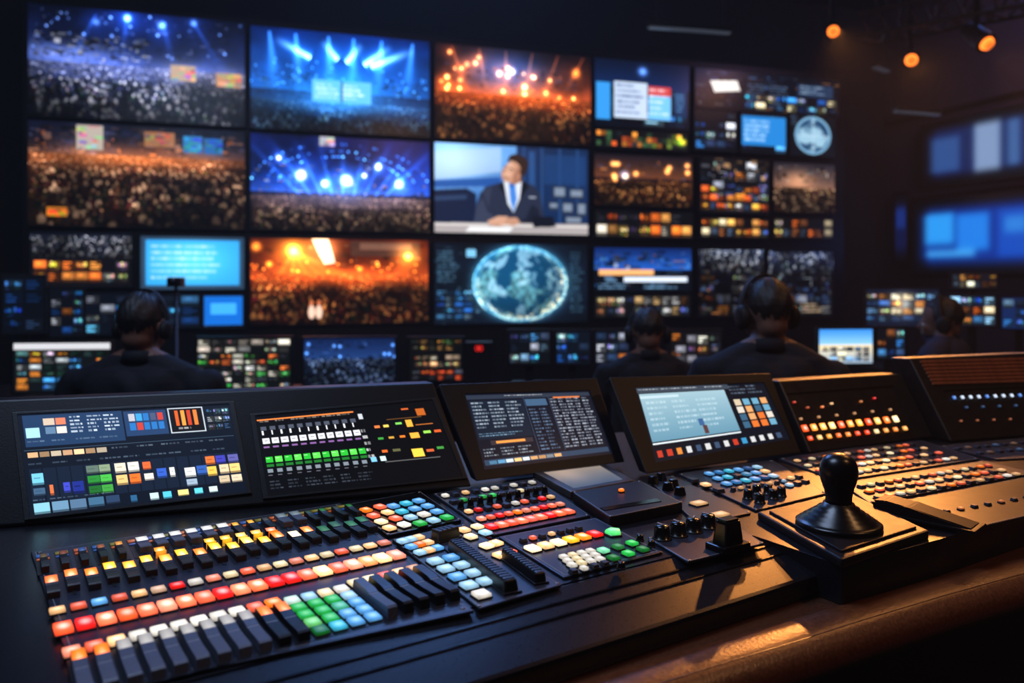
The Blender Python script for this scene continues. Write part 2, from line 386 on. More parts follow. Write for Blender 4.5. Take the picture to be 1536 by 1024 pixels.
def pic_blue_stage():
    c=Cv(BW,BH,(6,12,30)); c.grad(0,.6,(4,18,66),(28,72,164)); c.shade(.55,6,4,9)
    for k in range(9): c.beam(.5+.06*(k-4),.62,.5+.14*(k-4),.0,.010,.04,(60,120,235),.6)
    for i in range(110):
        a=ru(3.3,6.1); r=random.choice((.42,.5,.36)); c.glow(.5+r*math.cos(a),.55+r*math.sin(a)*.95,.009,(100,165,255),ru(.4,1.3))
    c.clutter(.02,.3,.98,.66,320,[(120,180,250),(220,230,255),(30,70,140),(240,160,90)],.005,.045,14,.55)
    c.crowd(.64,1.02,(84,60,62),(250,205,165),.011,1.065,15,.042,1.9,(120,115,150))
    for x,y,r in ((.27,.42,.045),(.52,.46,.05),(.82,.48,.035),(.15,.25,.02),(.7,.3,.03),(.62,.4,.02),(.4,.5,.03)): c.glow(x,y,r,(255,225,200),1.5); c.glow(x,y,r*3.2,(80,130,235),.6)
    card(c,.37,.0,.45,.1,(230,235,245),.3); c.punch(1.2,1.08); return c
def pic_presenter():
    c=Cv(300,176,(20,50,100)); c.grad(0,.9,(100,158,222),(44,96,170)); c.rect(.52,0,1,1,(15,36,74),.92); c.shade(.15,4,3,4)
    c.glow(.12,.2,.35,(130,130,120),.8,.25); c.poly([(0,.1),(.42,.02),(.42,.3),(0,.42)],(214,230,246),.5); c.poly([(0,.42),(.42,.36),(.42,.46),(0,.5)],(24,70,150),.8)
    c.poly([(0,.53),(.2,.5),(.26,.56),(.26,.9),(0,.9)],(20,32,60)); c.poly([(0,.6),(.2,.57),(.2,.62),(0,.65)],(44,64,100))
    for x in (.56,.68,.8,.92): c.rect(x,0,x+.012,.9,(44,84,140),.8)
    c.rect(.70,.08,.98,.42,(30,66,120),.7); c.rect(.6,.05,.64,.5,(60,110,180),.5)
    for x,y,w,h in ((.76,.44,.09,.14),(.87,.46,.1,.12),(.82,.62,.08,.14),(.92,.62,.07,.16),(.73,.62,.07,.1),(.84,.78,.12,.1)): c.rect(x,y,x+w,y+h,(40,52,74)); c.rect(x+.01,y+.015,x+w-.01,y+h-.03,(150,165,185),.8)
    c.blur(2)
    c.poly([(.24,.93),(.262,.68),(.285,.55),(.32,.475),(.42,.42),(.55,.39),(.63,.44),(.675,.54),(.695,.75),(.70,.93)],(38,45,66))
    c.poly([(.24,.93),(.262,.70),(.30,.60),(.33,.75),(.42,.86),(.4,.93)],(54,62,86)); c.poly([(.70,.93),(.66,.7),(.62,.66),(.58,.82),(.50,.88),(.53,.93)],(24,29,46)); c.poly([(.3,.52),(.36,.47),(.34,.7)],(50,57,80))
    c.poly([(.435,.40),(.555,.38),(.540,.60),(.500,.76),(.462,.66)],(228,235,246))
    c.poly([(.470,.45),(.510,.44),(.522,.60),(.500,.75),(.478,.62)],(70,135,222)); c.poly([(.468,.42),(.512,.415),(.506,.47),(.476,.475)],(50,108,196))
    c.poly([(.435,.395),(.405,.47),(.445,.56),(.500,.77),(.455,.60)],(17,20,34)); c.poly([(.555,.38),(.60,.45),(.56,.55),(.500,.77),(.540,.60)],(14,18,30))
    c.rect(.60,.57,.645,.585,(210,220,235),.8)
    c.poly([(.460,.28),(.550,.25),(.555,.40),(.500,.44),(.450,.40)],(158,108,86))
    c.tf=(.42,.505,.38,-.034,.035)
    c.ell(.502,.235,.057,.150,(204,150,122)); c.ell(.466,.272,.032,.105,(230,178,150)); c.ell(.538,.25,.026,.13,(162,110,88),.85); c.ell(.478,.355,.028,.035,(196,144,118))
    c.poly([(.436,.18),(.436,.10),(.466,.050),(.53,.040),(.568,.085),(.578,.19),(.568,.30),(.544,.25),(.534,.165),(.495,.135),(.455,.14),(.444,.18)],(50,34,28))
    c.ell(.546,.270,.010,.034,(190,135,108))
    c.poly([(.433,.224),(.452,.217),(.452,.230),(.433,.236)],(46,32,28)); c.poly([(.468,.219),(.498,.226),(.498,.240),(.468,.231)],(46,32,28))
    c.poly([(.436,.256),(.450,.254),(.450,.261),(.436,.263)],(110,72,58)); c.poly([(.470,.257),(.490,.261),(.490,.269),(.470,.265)],(110,72,58)); c.poly([(.448,.238),(.460,.238),(.452,.322),(.428,.320)],(190,138,112)); c.poly([(.433,.348),(.462,.348),(.462,.358),(.435,.356)],(144,80,70))
    c.tf=None
    c.poly([(0,.885),(1,.87),(1,1.01),(0,1.01)],(176,168,168)); c.rect(0,.895,1,.915,(240,234,230),.9)
    c.poly([(.33,.86),(.40,.80),(.46,.80),(.49,.86),(.42,.915),(.35,.91)],(216,164,138)); c.poly([(.45,.82),(.52,.81),(.545,.87),(.50,.91),(.44,.89)],(198,146,120))
    for k in range(4): c.poly([(.345+.018*k,.885),(.351+.018*k,.885),(.342+.02*k,.915),(.336+.02*k,.915)],(160,110,90))
    c.poly([(.62,.80),(.76,.79),(.78,.91),(.63,.92)],(16,20,32)); c.poly([(.22,.925),(.50,.925),(.47,.985),(.19,.985)],(242,242,244)); c.blur(1); return c
def pic_orange():
    c=Cv(BW,BH,(36,18,12)); c.grad(0,.5,(90,34,14),(140,60,28)); c.shade(.6,6,4,22); c.clutter(.02,.05,.98,.48,260,[(190,110,55),(110,60,40),(240,170,110)],.006,.06,21,.45)
    c.rect(.55,.02,.95,.2,(84,66,60),.7); c.rect(.6,.04,.9,.12,(170,130,110),.5)
    for k in range(6): c.beam(.23,.14,.1+.13*k,.65,.01,.06,(235,110,40),.5)
    c.poly([(.33,0),(.42,0),(.46,.28),(.40,.30)],(255,226,206),.9); c.glow(.4,.12,.16,(255,180,120),.8)
    for x,y,r,k in ((.23,.14,.06,2),(.23,.14,.2,.8),(.1,.3,.03,1.2),(.88,.2,.035,1.8),(.88,.2,.14,.8),(.03,.1,.05,1),(.6,.35,.025,1),(.7,.3,.02,.9)): c.glow(x,y,r,(255,170,70),k)
    for i in range(24): c.glow(random.random(),ru(.25,.45),.013,(255,150,60),.9)
    c.crowd(.42,1.02,(160,60,22),(255,175,100),.012,1.075,24,.074,1.6,(250,120,50))
    for x in (.33,.37): c.ell(x,.86,.018,.08,(235,200,180)); c.ell(x,.75,.011,.03,(200,120,80))
    c.punch(1.25,1.05); return c
def pic_globe():
    c=Cv(BW,BH,(8,16,28)); c.shade(.5,5,4,31); c.clutter(0,.02,.3,1,160,[(60,110,150),(40,80,110),(110,160,190)],.006,.06,3,.5); c.rect(.20,.08,.26,.17,(120,190,230))
    c.text(.02,.1,.18,.5,9,(90,140,170),4,.7); c.mosaic(.01,.58,.24,.95,4,5,BL,.8,7); c.text(.88,.1,.99,.9,16,(80,130,160),8,.6)
    cx,cy=.55,.5; rx,ry=.31,.475; X=(c.X-cx)/rx; Y=(c.Y-cy)/ry; r2=X**2+Y**2; m=r2<1
    zz=np.sqrt(np.clip(1-r2,0,1)); lon=np.arctan2(X,zz+.15); lat=np.arcsin(np.clip(Y,-1,1))
    def samp(cx_,cy_,o,seed):
        n=fbm(512,256,cx_,cy_,o,seed); i=np.clip(((lon/3.2+.5)*511).astype(int),0,511); j=np.clip(((lat/3.2+.5)*255).astype(int),0,255); return n[j,i]
    n=samp(10,7,5,77); n2=samp(16,12,4,91)
    base=np.zeros((c.h,c.w,3))+np.array((10,54,84))/255
    L=np.clip((n-.50)*10,0,1)[...,None]; det=(.4+1.1*samp(50,30,2,12))[...,None]; base=base*(1-L)+np.array((66,116,130))/255*L*det
    C=np.clip((n2-.55)*10,0,1)[...,None]; base=base*(1-C*.55)+np.array((160,200,220))/255*C*.55
    lim=np.clip(1.15-((X+.3)**2+(Y+.35)**2)*.45,.25,1.2); base=base*(.4+.85*lim[...,None])+np.array((80,165,200))/255*(np.clip(r2,0,1)[...,None]**7)*.8
    c.a[m]=base[m].astype(np.float32)
    rr=np.sqrt(r2); rim=np.exp(-np.clip(rr-1,0,9)/.08)*(rr>=1); c.a+=(rim[...,None]*np.array((60,140,180))/255*.6).astype(np.float32)
    am=np.exp(-((rr-.92)/.09)**2)*np.clip((fbm(c.w,c.h,70,40,2,5)-.42)*2.2,0,.6)
    for gx,gy in ((.72,.5),(-.82,.45),(.1,.9),(.9,-.1)): c.a+=((am*np.exp(-((X-gx)**2+(Y-gy)**2)/.3))[...,None]*np.array((255,185,110))/255*1.1).astype(np.float32)
    return c
def pic_ui(w,h,bg,pal,nx,ny,seed,p=.8,extra=None):
    w=int(w*1.35); h=int(h*1.35)
    c=Cv(w,h,bg); c.mosaic(.02,.04,.98,.97,nx,ny,pal,p,seed)
    if extra: extra(c)
    c.punch(1.12,1.05)
    return c
def pic_bluelist():
    c=Cv(140,72,(40,60,84)); c.rect(.05,.07,.95,.91,(50,160,232)); c.glow(.5,.45,.7,(60,110,120),.5,.4); c.text(.1,.16,.9,.86,6,(220,244,255),5,.9,1); c.blur(1); return c
# ------------------------------------------------------------------ display builder
def display(name,label,cat,S,x0,y0,x1,y1,cv,border=.012,th=.05,strength=1.2,group=None,stand=None,bezel=None):
    a=S.at(x0,y0); b=S.at(x0,y1); c=S.at(x1,y0)
    TL=a; BLc=V((a.x,a.y,b.z)); TR=V((c.x,c.y,a.z)); BR=V((c.x,c.y,b.z))
    if BLc.z<(stand or -9)+.03 : BLc.z=BR.z=stand+.03
    r=S.r*border; u=V((0,0,border))
    Q=[TL-r+u,TR+r+u,BR+r-u,BLc-r-u]; Sc=[TL,TR,BR,BLc]; B=[q-S.n*th for q in Q]
    bezel=bezel or BLK
    base=(Q[2]+Q[3])/2-S.n*th*.5
    if stand is not None: base=V((base.x,base.y,stand))
    root=thing(name,label,cat,base,group)
    me,o=housing(Q,Sc,B,S.n,.004,[bezel],.002); mk('bezel',me,o,root)
    me,o=screenmesh(cv,[p-S.n*.003 for p in Sc],strength); mk('screen',me,o,root)
    if stand is not None:
        w=(TR-TL).length
        M=Matrix.Translation(V((base.x,base.y,stand)))@Matrix.Rotation(math.atan2(S.r.y,S.r.x),4,'Z')
        hgt=max(.02,Q[2].z-stand+.04)
        mk('stand_base',box(min(.24,w*.5),.16,.012,.004,BLK),M,root)
        mk('stand_neck',box(.05,.018,hgt,.003,BLK),M@Matrix.Translation((0,th*.5+.012,.0)),root)
    return root
# ================================================================== ROOM
WA=17.85
WP=upright((-3.63,6.0,0),WA)
wr=WP.r; wn=WP.n
CZ=4.3
c0=V((-5.2,5.95,0)); c1=V((4.15,8.93,0)); c2=V((8.4,-2.2,0)); c3=V((-5.2,-2.2,0))
def wall(name,a,b,m,h=CZ,t=.12):
    d=(b-a).normalized(); n=V((-d.y,d.x,0))
    me,o=solid([a+V((0,0,h)),b+V((0,0,h)),b+n*t+V((0,0,h)),a+n*t+V((0,0,h))],[a,b,b+n*t,a+n*t],[m]); return structure(mk(name,me,o))
wall('wall_back',c0,c1,WALLM); wall('wall_right',c1,c2,WALLR); wall('wall_front',c2,c3,WALLM); wall('wall_left',c3,c0,WALLM)
pts=[c0,c1,c2,c3]
me,o=solid([p for p in pts],[p-V((0,0,.1)) for p in pts],[FLOORM]); structure(mk('floor',me,o))
me,o=solid([p+V((0,0,CZ+.1)) for p in pts],[p+V((0,0,CZ)) for p in pts],[CEILM]); structure(mk('ceiling',me,o))
# ================================================================== VIDEO WALL
a=WP.at(30,0); A=V((a.x,a.y,0)); b=WP.at(1272,100); Bv=V((b.x,b.y,0))
zt=3.46
bk=-wn*.06; bk2=-wn*.20
me,o=solid([A+bk+V((0,0,zt)),Bv+bk+V((0,0,zt)),Bv+bk2+V((0,0,zt)),A+bk2+V((0,0,zt))],[A+bk,Bv+bk,Bv+bk2,A+bk2],[BLK],.005)
thing('video_wall_frame','tall black support frame carrying the bank of displays','video wall frame',o,mesh=me)
VG='video wall displays'
def vw(x0,y0,x1,y1,cv,label,st=1.35): return display('video_wall_display',label,'display screen',WP,x0,y0,x1,y1,cv,.011,.06,st,VG)
vw(42,4,367,172,pic_crowd_white(),'large display showing a white-lit seated arena crowd',1.5)
vw(376,38,644,191,pic_beams(),'large display showing blue light beams over a concert stage',1.5)
vw(653,64,886,205,pic_warm(),'large display showing an amber-lit auditorium crowd',1.5)
vw(42,180,367,337,pic_crowd_tan(),'large display showing a dense warm-toned crowd below bright signs',1.5)
vw(376,199,644,343,pic_blue_stage(),'large display showing a blue arena stage with crowd',1.5)
vw(652,213,882,348,pic_presenter(),'large display showing a suited presenter at a white desk',1.2)
vw(376,357,642,487,pic_orange(),'large display showing an orange-lit concert crowd',1.5)
vw(652,364,881,486,pic_globe(),'large display showing a blue rotating globe graphic',1.4)
def ui_a(c): c.rect(0,0,1,.42,(10,16,30)); c.crowd(.05,.45,(60,70,100),(220,220,230),.03,1.1,3); c.rect(0,.46,1,1,(14,14,20)); c.mosaic(.03,.5,.97,.92,7,2,[(240,150,70),(240,220,190),(230,120,50),(150,150,150)],.95,5)
vw(45,348,197,430,pic_ui(110,60,(14,16,24),MX,5,3,3,.5,ui_a),'small multiview display with crowd picture and orange tiles')
vw(211,354,366,434,pic_bluelist(),'small display with a bright blue text list')
vw(45,440,120,500,pic_ui(60,48,(8,14,26),BL,3,4,9,.8),'small dark blue multiview display')
vw(126,440,196,502,pic_ui(60,48,(8,14,26),BL+GM,3,4,10,.8),'small dark blue multiview display')
vw(211,442,300,492,pic_ui(60,40,(10,16,26),BL,3,3,12,.9),'small blue multiview display with bright tiles')
def ui_b(c): c.rect(.05,.06,.95,.9,(24,110,200)); c.rect(.2,.25,.8,.6,(70,170,240))
vw(304,442,366,492,pic_ui(50,40,(10,16,26),BL,3,3,13,.9,ui_b),'small display with a plain blue panel')
def u1(c):
    c.grad(0,.4,(10,20,44),(20,44,90)); c.glow(.5,.15,.06,(120,170,255),1); c.rect(.02,.35,.16,.9,(60,150,220)); c.rect(.2,.32,.55,.86,(190,205,225)); c.rect(.56,.36,.8,.5,(200,70,70)); c.rect(.56,.5,.8,.86,(120,190,240)); c.text(.22,.36,.54,.84,6,(60,80,130),3); c.text(.57,.4,.8,.84,5,(240,240,250),5); c.rect(.84,.4,.97,.8,(20,50,90)); c.text(.85,.45,.96,.75,5,(120,180,230),6)
vw(892,86,1034,187,pic_ui(110,80,(8,14,26),BL,4,4,14,.5,u1),'medium display with blue and white graphics tiles')
def u2(c):
    c.rect(0,0,1,1,(14,16,16)); c.mosaic(.02,.1,.98,.9,18,3,[(240,150,60),(120,140,60),(60,90,60),(200,90,40),(40,44,50)],.7,4,lines=False); c.glow(.92,.5,.2,(200,255,60),1)
vw(892,192,1032,219,pic_ui(110,26,(8,14,26),BL,4,4,14,.5,u2),'narrow meter display with orange and green readouts')
def u3(c):
    c.grad(0,.45,(30,24,32),(110,64,40)); c.clutter(0,.1,1,.5,80,[(240,150,80),(90,120,180)],.01,.08,3,.6); c.crowd(.5,1.02,(110,52,22),(245,170,100),.025,1.1,6); [c.glow(random.random(),ru(.1,.5),.045,(255,170,90),1.4) for _ in range(10)]; c.glow(.3,.4,.08,(120,170,255),.8)
vw(892,230,1038,306,pic_ui(120,64,(8,14,26),BL,4,4,14,0,u3),'medium display with warm stage and crowd')
vw(892,315,1040,355,pic_ui(110,34,(12,12,16),[(240,170,90),(220,110,40),(240,230,210),(60,60,70)],9,2,16,.9),'narrow display of amber tiles')
def u4(c):
    c.grad(0,.5,(14,40,96),(40,100,190)); c.clutter(0,.05,1,.9,150,BL+[(230,230,240),(240,160,80)],.02,.14,17,.7); c.rect(.05,.5,.6,.62,(240,180,120)); c.rect(.3,.66,.95,.78,(220,230,245)); c.text(.05,.82,.95,.97,2,(150,200,240),4,.8,2)
vw(892,371,1037,437,pic_ui(110,54,(8,14,26),BL,4,4,14,0,u4),'medium display with blue schedule rows')
vw(892,443,1036,476,pic_ui(110,26,(14,14,18),[(240,200,140),(200,130,70),(230,230,230),(60,80,110)],10,2,19,.9),'narrow display of pale thumbnails')
def u5(c):
    c.clutter(0,.05,1,.97,200,[(50,100,170),(90,150,220),(190,200,220),(220,150,90)],.01,.08,21,.7); c.poly([(.1,.3),(.28,.25),(.3,.5),(.13,.58)],(235,230,225)); c.rect(.7,.2,.95,.5,(40,66,100),.8); c.text(.72,.24,.94,.46,4,(170,190,210),5); c.text(.35,.3,.65,.9,7,(120,150,190),6,.7,2); c.mosaic(.33,.55,.98,.95,9,2,BL+[(230,200,160)],.7,4)
vw(1043,101,1259,160,pic_ui(150,50,(8,12,22),BL,4,4,14,0,u5),'wide dark display with scattered tiles')
vw(1042,163,1105,224,pic_ui(60,54,(10,14,22),GM+BL,4,4,23,.8),'small multiview display with grey tiles')
def u6(c): c.rect(.03,.1,.97,.8,(40,130,200)); c.text(.08,.2,.92,.75,5,(190,225,250),7,.9)
vw(1112,167,1180,228,pic_ui(60,54,(10,14,22),BL,4,4,24,.4,u6),'small display with blue list')
def u7(c):
    c.ell(.5,.5,.40,.46,(120,165,195)); c.ell(.5,.5,.35,.40,(34,70,104)); n=fbm(c.w,c.h,5,5,3,9)[...,None]
    m=(((c.X-.5)/.34)**2+((c.Y-.5)/.39)**2)<1; b=np.array((150,185,205))/255*np.clip((n-.42)*5,0,1)+np.array((34,70,104))/255*(1-np.clip((n-.42)*5,0,1)); c.a[m]=b[m]
    c.rect(.495,.1,.505,.9,(190,215,230)); c.rect(.15,.495,.85,.505,(190,215,230)); c.text(.02,.05,.18,.3,3,(110,140,170),5)
vw(1186,170,1253,232,pic_ui(60,54,(10,16,26),BL,4,4,25,0,u7),'small display with a round dial graphic')
def u8(c): c.clutter(0,0,1,.42,90,[(200,200,205),(90,90,100),(220,170,120)],.02,.14,3,.8); c.mosaic(.02,.5,.98,.95,8,3,[(240,150,60),(240,230,220),(200,90,40),(70,90,130)],.9,5)
vw(1050,236,1154,318,pic_ui(80,60,(14,14,18),GM,6,5,26,.6,u8),'display of tiled camera thumbnails')
def u9(c): c.grad(0,.5,(36,34,44),(130,96,80)); c.clutter(0,.05,1,.4,60,[(240,230,220),(80,80,90),(220,160,110)],.02,.16,4,.8); c.crowd(.5,1.02,(120,76,50),(250,205,165),.03,1.1,9); c.glow(.4,.35,.3,(200,140,90),.5,.2)
vw(1161,243,1252,316,pic_ui(80,60,(14,14,18),GM,8,7,26,0,u9),'display of a pale lit hall and crowd')
vw(1051,326,1154,355,pic_ui(80,24,(12,12,16),WM_,8,2,28,.9),'narrow strip display of amber tiles')
vw(1161,327,1250,356,pic_ui(80,24,(12,12,16),WM_,7,2,29,.8),'narrow strip display of amber tiles')
def u10(c): c.crowd(.0,.3,(60,76,116),(220,225,235),.03,1.05,5); c.clutter(0,.3,1,1,90,[(100,130,190),(210,215,225),(50,66,110),(230,150,80)],.02,.14,30,.6)
vw(1048,374,1145,475,pic_ui(80,80,(10,12,22),GM+[(230,235,245)],4,6,30,.85,u10),'display of grey and white thumbnails',1.5)
def u11(c): c.crowd(.02,.32,(50,70,116),(210,220,240),.03,1.05,6); c.clutter(0,.3,1,1,80,[(90,130,200),(200,210,225),(40,62,110)],.02,.14,31,.6); c.text(.05,.8,.95,.95,3,(230,200,160),4,.8,2)
vw(1153,376,1250,476,pic_ui(80,80,(10,12,22),GM+[(90,120,170)],5,6,31,.85,u11),'display of grey and white thumbnails',1.5)
# ================================================================== SIDE WALL SCREENS
RW=Surf(c1,((c2-c1).normalized()),V((c2-c1).normalized()).cross(V((0,0,1)))*1)
if RW.n.dot(EYE-c1)<0: RW.n=-RW.n
RWs=Surf(c1+RW.n*.09,RW.r,RW.n)
def sidescreen(x0,y0,x1,y1,cv,label,st):
    return display('wall_display',label,'display screen',RWs,x0,y0,x1,y1,cv,.015,.08,st,'side wall displays')
def soft(c,k=.16):
    m=np.clip(c.X/k,0,1)*np.clip((1-c.X)/k,0,1)*np.clip(c.Y/(k*1.5),0,1)*np.clip((1-c.Y)/(k*1.5),0,1); m=m*m*(3-2*m); c.a*=(.05+.95*m)[...,None].astype(np.float32)
def s1(c): c.grad(0,1,(28,52,104),(24,44,100)); c.rect(.08,.25,.34,.8,(60,100,165)); c.rect(.45,.1,.66,.9,(150,175,215)); c.rect(.70,.15,.80,.85,(80,120,180)); c.rect(.84,.2,.97,.7,(45,80,150)); c.blur(14); soft(c)
sidescreen(1380,190,1575,282,pic_ui(80,40,(20,30,60),BL,3,3,3,0,s1),'wide wall display with pale blue blurred panels',.75)
def s2(c): c.rect(0,0,1,1,(8,58,150)); c.rect(.10,.18,.34,.62,(50,160,240)); c.rect(.36,.22,.60,.7,(36,135,230)); c.rect(.12,.68,.5,.78,(80,175,240)); c.rect(.66,.2,.95,.8,(18,86,190)); c.rect(.70,.3,.85,.5,(50,135,220)); c.blur(14); soft(c)
sidescreen(1368,304,1575,410,pic_ui(80,40,(20,30,60),BL,3,3,3,0,s2),'wide wall display glowing saturated blue',1.0)
def s3(c): c.rect(0,0,1,1,(12,30,80)); c.rect(.2,.2,.8,.5,(24,60,140)); c.blur(8); soft(c,.2)
sidescreen(1340,290,1362,396,pic_ui(30,40,(20,30,60),BL,3,3,3,0,s3),'narrow dim blue wall display',.7)
for i,(ya,yb) in enumerate(((164,178),(288,298))):
    a=RW.at(1360,ya); b=RW.at(1360,yb); e0=c1+(c2-c1).normalized()*.12; e1=c1+(c2-c1).normalized()*5
    q=[V((e.x,e.y,z)) for e,z in ((e0,a.z),(e1,a.z),(e1,b.z),(e0,b.z))]
    me,o=solid([p+RW.n*.06 for p in q],[p+RW.n*.001 for p in q],[WALLR],.004); structure(mk('trim_%d'%(i+1),me,o))
# ================================================================== OPERATOR DESKS AND MONITORS
def opdesk(label,x0,x1,y0,y1,z=.70):
    root=thing('operator_desk',label,'desk',V(((x0+x1)/2,(y0+y1)/2,0)))
    w,d=x1-x0,y1-y0; M=Matrix.Translation(((x0+x1)/2,(y0+y1)/2,0))
    mk('desktop',box(w,d,.03,.004,BLK),M@Matrix.Translation((0,0,z-.03)),root)
    for s in (-1,1): mk('side_panel',box(.03,d*.9,z-.03,.002,BLK),M@Matrix.Translation((s*(w/2-.05),0,0)),root)
    mk('modesty_panel',box(w-.16,.02,z*.6,.002,BLK),M@Matrix.Translation((0,d*.35,z*.35)),root)
opdesk('long black operator desk carrying a row of monitors',-3.3,-.05,3.9,4.75)
opdesk('black operator desk below the video wall',.0,2.5,4.3,4.95)
opdesk('black operator desk along the side wall',2.6,4.3,5.5,6.35)
P1=upright((0,4.45,0),5)
OG='operator desk monitors'
def om(x0,y0,x1,y1,cv,label,S=P1,st=1.35,stand=.70): return display('desk_monitor',label,'monitor',S,x0,y0,x1,y1,cv,.012,.03,st,OG,stand)
def v1(c): c.rect(0,0,1,.14,(200,200,205)); c.mosaic(.02,.16,.98,.98,7,6,[(200,210,215),(60,90,90),(240,150,60),(60,130,190),(30,60,50)],.85,41)
def v2(c): c.mosaic(.0,.02,1,.3,7,2,[(210,205,190),(170,160,150),(90,90,90)],.9,42); c.mosaic(.0,.3,1,.98,8,6,[(230,225,210),(150,150,140),(230,120,60),(80,170,90),(40,44,50)],.85,43)
om(20,515,165,588,pic_ui(90,50,(14,20,24),MX,7,6,41,0,v1),'monitor with grey, orange and blue control tiles')
om(296,508,435,585,pic_ui(90,50,(14,18,18),MX,7,6,41,0,v2),'monitor with cream, green and red control tiles')
def v3(c): c.grad(0,.4,(16,34,74),(36,66,120)); c.clutter(0,.02,1,.45,60,[(90,140,220),(40,80,150)],.02,.1,5,.6); [c.glow(random.random(),ru(.1,.4),.03,(120,180,255),1) for _ in range(9)]; c.crowd(.4,1.02,(34,56,104),(140,170,220),.03,1.08,44)
om(456,508,592,582,pic_ui(90,50,(8,12,22),MX,7,6,41,0,v3),'monitor showing a dim blue crowd')
def v4(c): c.mosaic(.05,.02,.98,.3,6,2,[(70,100,60),(60,60,50),(120,90,50)],.7,45); c.mosaic(.1,.4,.95,.7,6,2,[(230,200,170),(200,150,110)],.9,46); c.mosaic(.05,.75,1,1,6,2,[(200,80,40),(60,60,70)],.7,47)
om(614,508,694,570,pic_ui(60,46,(10,12,14),MX,7,6,41,0,v4),'monitor with dark meters and cream tiles')
om(764,497,825,546,pic_ui(50,40,(10,14,20),GM+BL,4,3,48,.85),'small monitor with thumbnails')
om(834,497,885,546,pic_ui(50,40,(10,18,30),BL+[(220,220,230)],3,3,49,.85),'small blue and white monitor')
om(893,497,944,546,pic_ui(50,40,(10,18,30),BL+GM,3,3,50,.85),'small monitor with blue tiles')
def v5(c): c.mosaic(.1,.1,.95,.9,4,3,[(240,225,200),(220,150,90),(120,120,130)],.85,52)
om(1006,497,1082,553,pic_ui(60,46,(16,16,20),GM,5,4,51,.3,v5),'monitor with cream and tan tiles')
def v6(c): c.grad(0,.45,(60,140,220),(150,200,240)); c.grad(.45,1,(240,220,180),(150,170,190)); c.mosaic(.05,.5,.95,.95,6,3,[(250,230,190),(110,150,190),(200,200,200)],.8,53)
om(1229,494,1309,545,pic_ui(60,46,(16,16,20),GM,5,4,51,0,v6),'bright monitor with blue sky and cream tiles')
om(1316,492,1358,538,pic_ui(50,40,(10,14,22),BL+WM_,3,3,54,.8),'small monitor with mixed tiles')
P2=upright((-2.75,4.5,0),28)
om(4,414,66,500,pic_ui(60,70,(8,14,24),BL,2,4,55,.8),'tall-mounted angled monitor with dark blue tiles',P2,.9)
om(75,432,126,505,pic_ui(50,60,(10,16,26),BL+GM,3,5,56,.85),'angled monitor with small blue and grey tiles',P2,.9)
P3=upright((3.1,6.0,0),-12)
def v7(c): c.mosaic(0,.1,1,.9,6,4,[(230,220,190),(120,170,220),(50,80,130),(240,160,90)],.9,57); c.glow(.5,.4,.3,(255,220,170),.5)
om(1300,434,1408,488,pic_ui(80,40,(16,24,44),GM,5,4,51,0,v7),'side desk monitor with cream and blue tiles',P3,1.5)
om(1424,443,1494,488,pic_ui(60,40,(16,20,34),MX,4,3,58,.9),'side desk monitor with mixed tiles',P3,1.4)
om(1503,447,1560,492,pic_ui(50,40,(16,40,84),BL,3,3,59,.9),'side desk monitor with blue tiles',P3,1.4)
P4=upright((3.1,6.25,0),-12)
om(1428,410,1496,432,pic_ui(60,20,(20,20,30),WM_,6,2,60,.9),'high side monitor with amber tiles',P4,1.4)
p=P1.at(718,560); Mx=Matrix.Translation((p.x,p.y,.70))@Matrix.Rotation(rad(5),4,'Z')
rk=thing('rack_timer','small black desk timer with red glowing digits','timer',Mx.translation)
hz=P1.at(718,512).z-.70
mk('timer_body',box(.15,.08,hz,.004,BLK),Mx,rk)
cu=bpy.data.curves.new('digits','FONT'); cu.body='00'; cu.size=.045; cu.align_x='CENTER'; cu.extrude=.0005
to=bpy.data.objects.new('tmpfont',cu); link(to); dg=bpy.context.evaluated_depsgraph_get(); dg.update(); tm=bpy.data.meshes.new_from_object(to.evaluated_get(dg)); bpy.data.objects.remove(to); tm.materials.clear(); tm.materials.append(lit((255,40,30),1.8))
mk('digit_display',tm,Mx@Matrix.Translation((0,-.0412,hz-.05))@Matrix.Rotation(rad(90),4,'X'),rk)
p=V(((264-768)/1200*4.2,4.2,.70)); ch=1.32-(430-420)/1200*4.2-.70
rc=thing('studio_camera','small black remote camera on a slim post','camera',p)
mk('post',lathe([(.05,0),(.05,.008),(.009,.012),(.009,ch)],16,[BLK]),p,rc)
mk('camera_body',box(.075,.07,.05,.01,BLK),p+V((0,0,ch)),rc)
mk('lens',lathe([(.02,0),(.02,.03),(.016,.034),(0,.034)],16,[BLKG]),Matrix.Translation(p+V((0,-.034,ch+.026)))@Matrix.Rotation(rad(90),4,'X'),rc)
# ================================================================== PEOPLE
SKIN=mat('skin',(110,76,62),.55,0,.35,.1,30); HAIR=mat('hair',(18,14,13),.55,0,.5,bump=.5,scale=260)
TRS=mat('trousers',(18,20,28),.85,bump=.3,scale=300); SHOE=mat('shoe_leather',(12,12,12),.4)
EYEM=mat('eye',(210,205,200),.2)
def cap(bm,a,b,ra,rb,seg=14):
    a,b=V(a),V(b); d=b-a; L=d.length; q=d.to_track_quat('Z','Y').to_matrix().to_4x4()
    bmesh.ops.create_cone(bm,cap_ends=True,segments=seg,radius1=ra,radius2=rb,depth=L,matrix=Matrix.Translation((a+b)/2)@q)
    for p,r in ((a,ra),(b,rb)): bmesh.ops.create_uvsphere(bm,u_segments=seg,v_segments=8,radius=r,matrix=Matrix.Translation(p))
def ell(bm,c,r,seg=20,rx=0):
    bmesh.ops.create_uvsphere(bm,u_segments=seg,v_segments=12,radius=1,matrix=Matrix.Translation(c)@Matrix.Rotation(rx,4,'X')@Matrix.Diagonal((*r,1)))
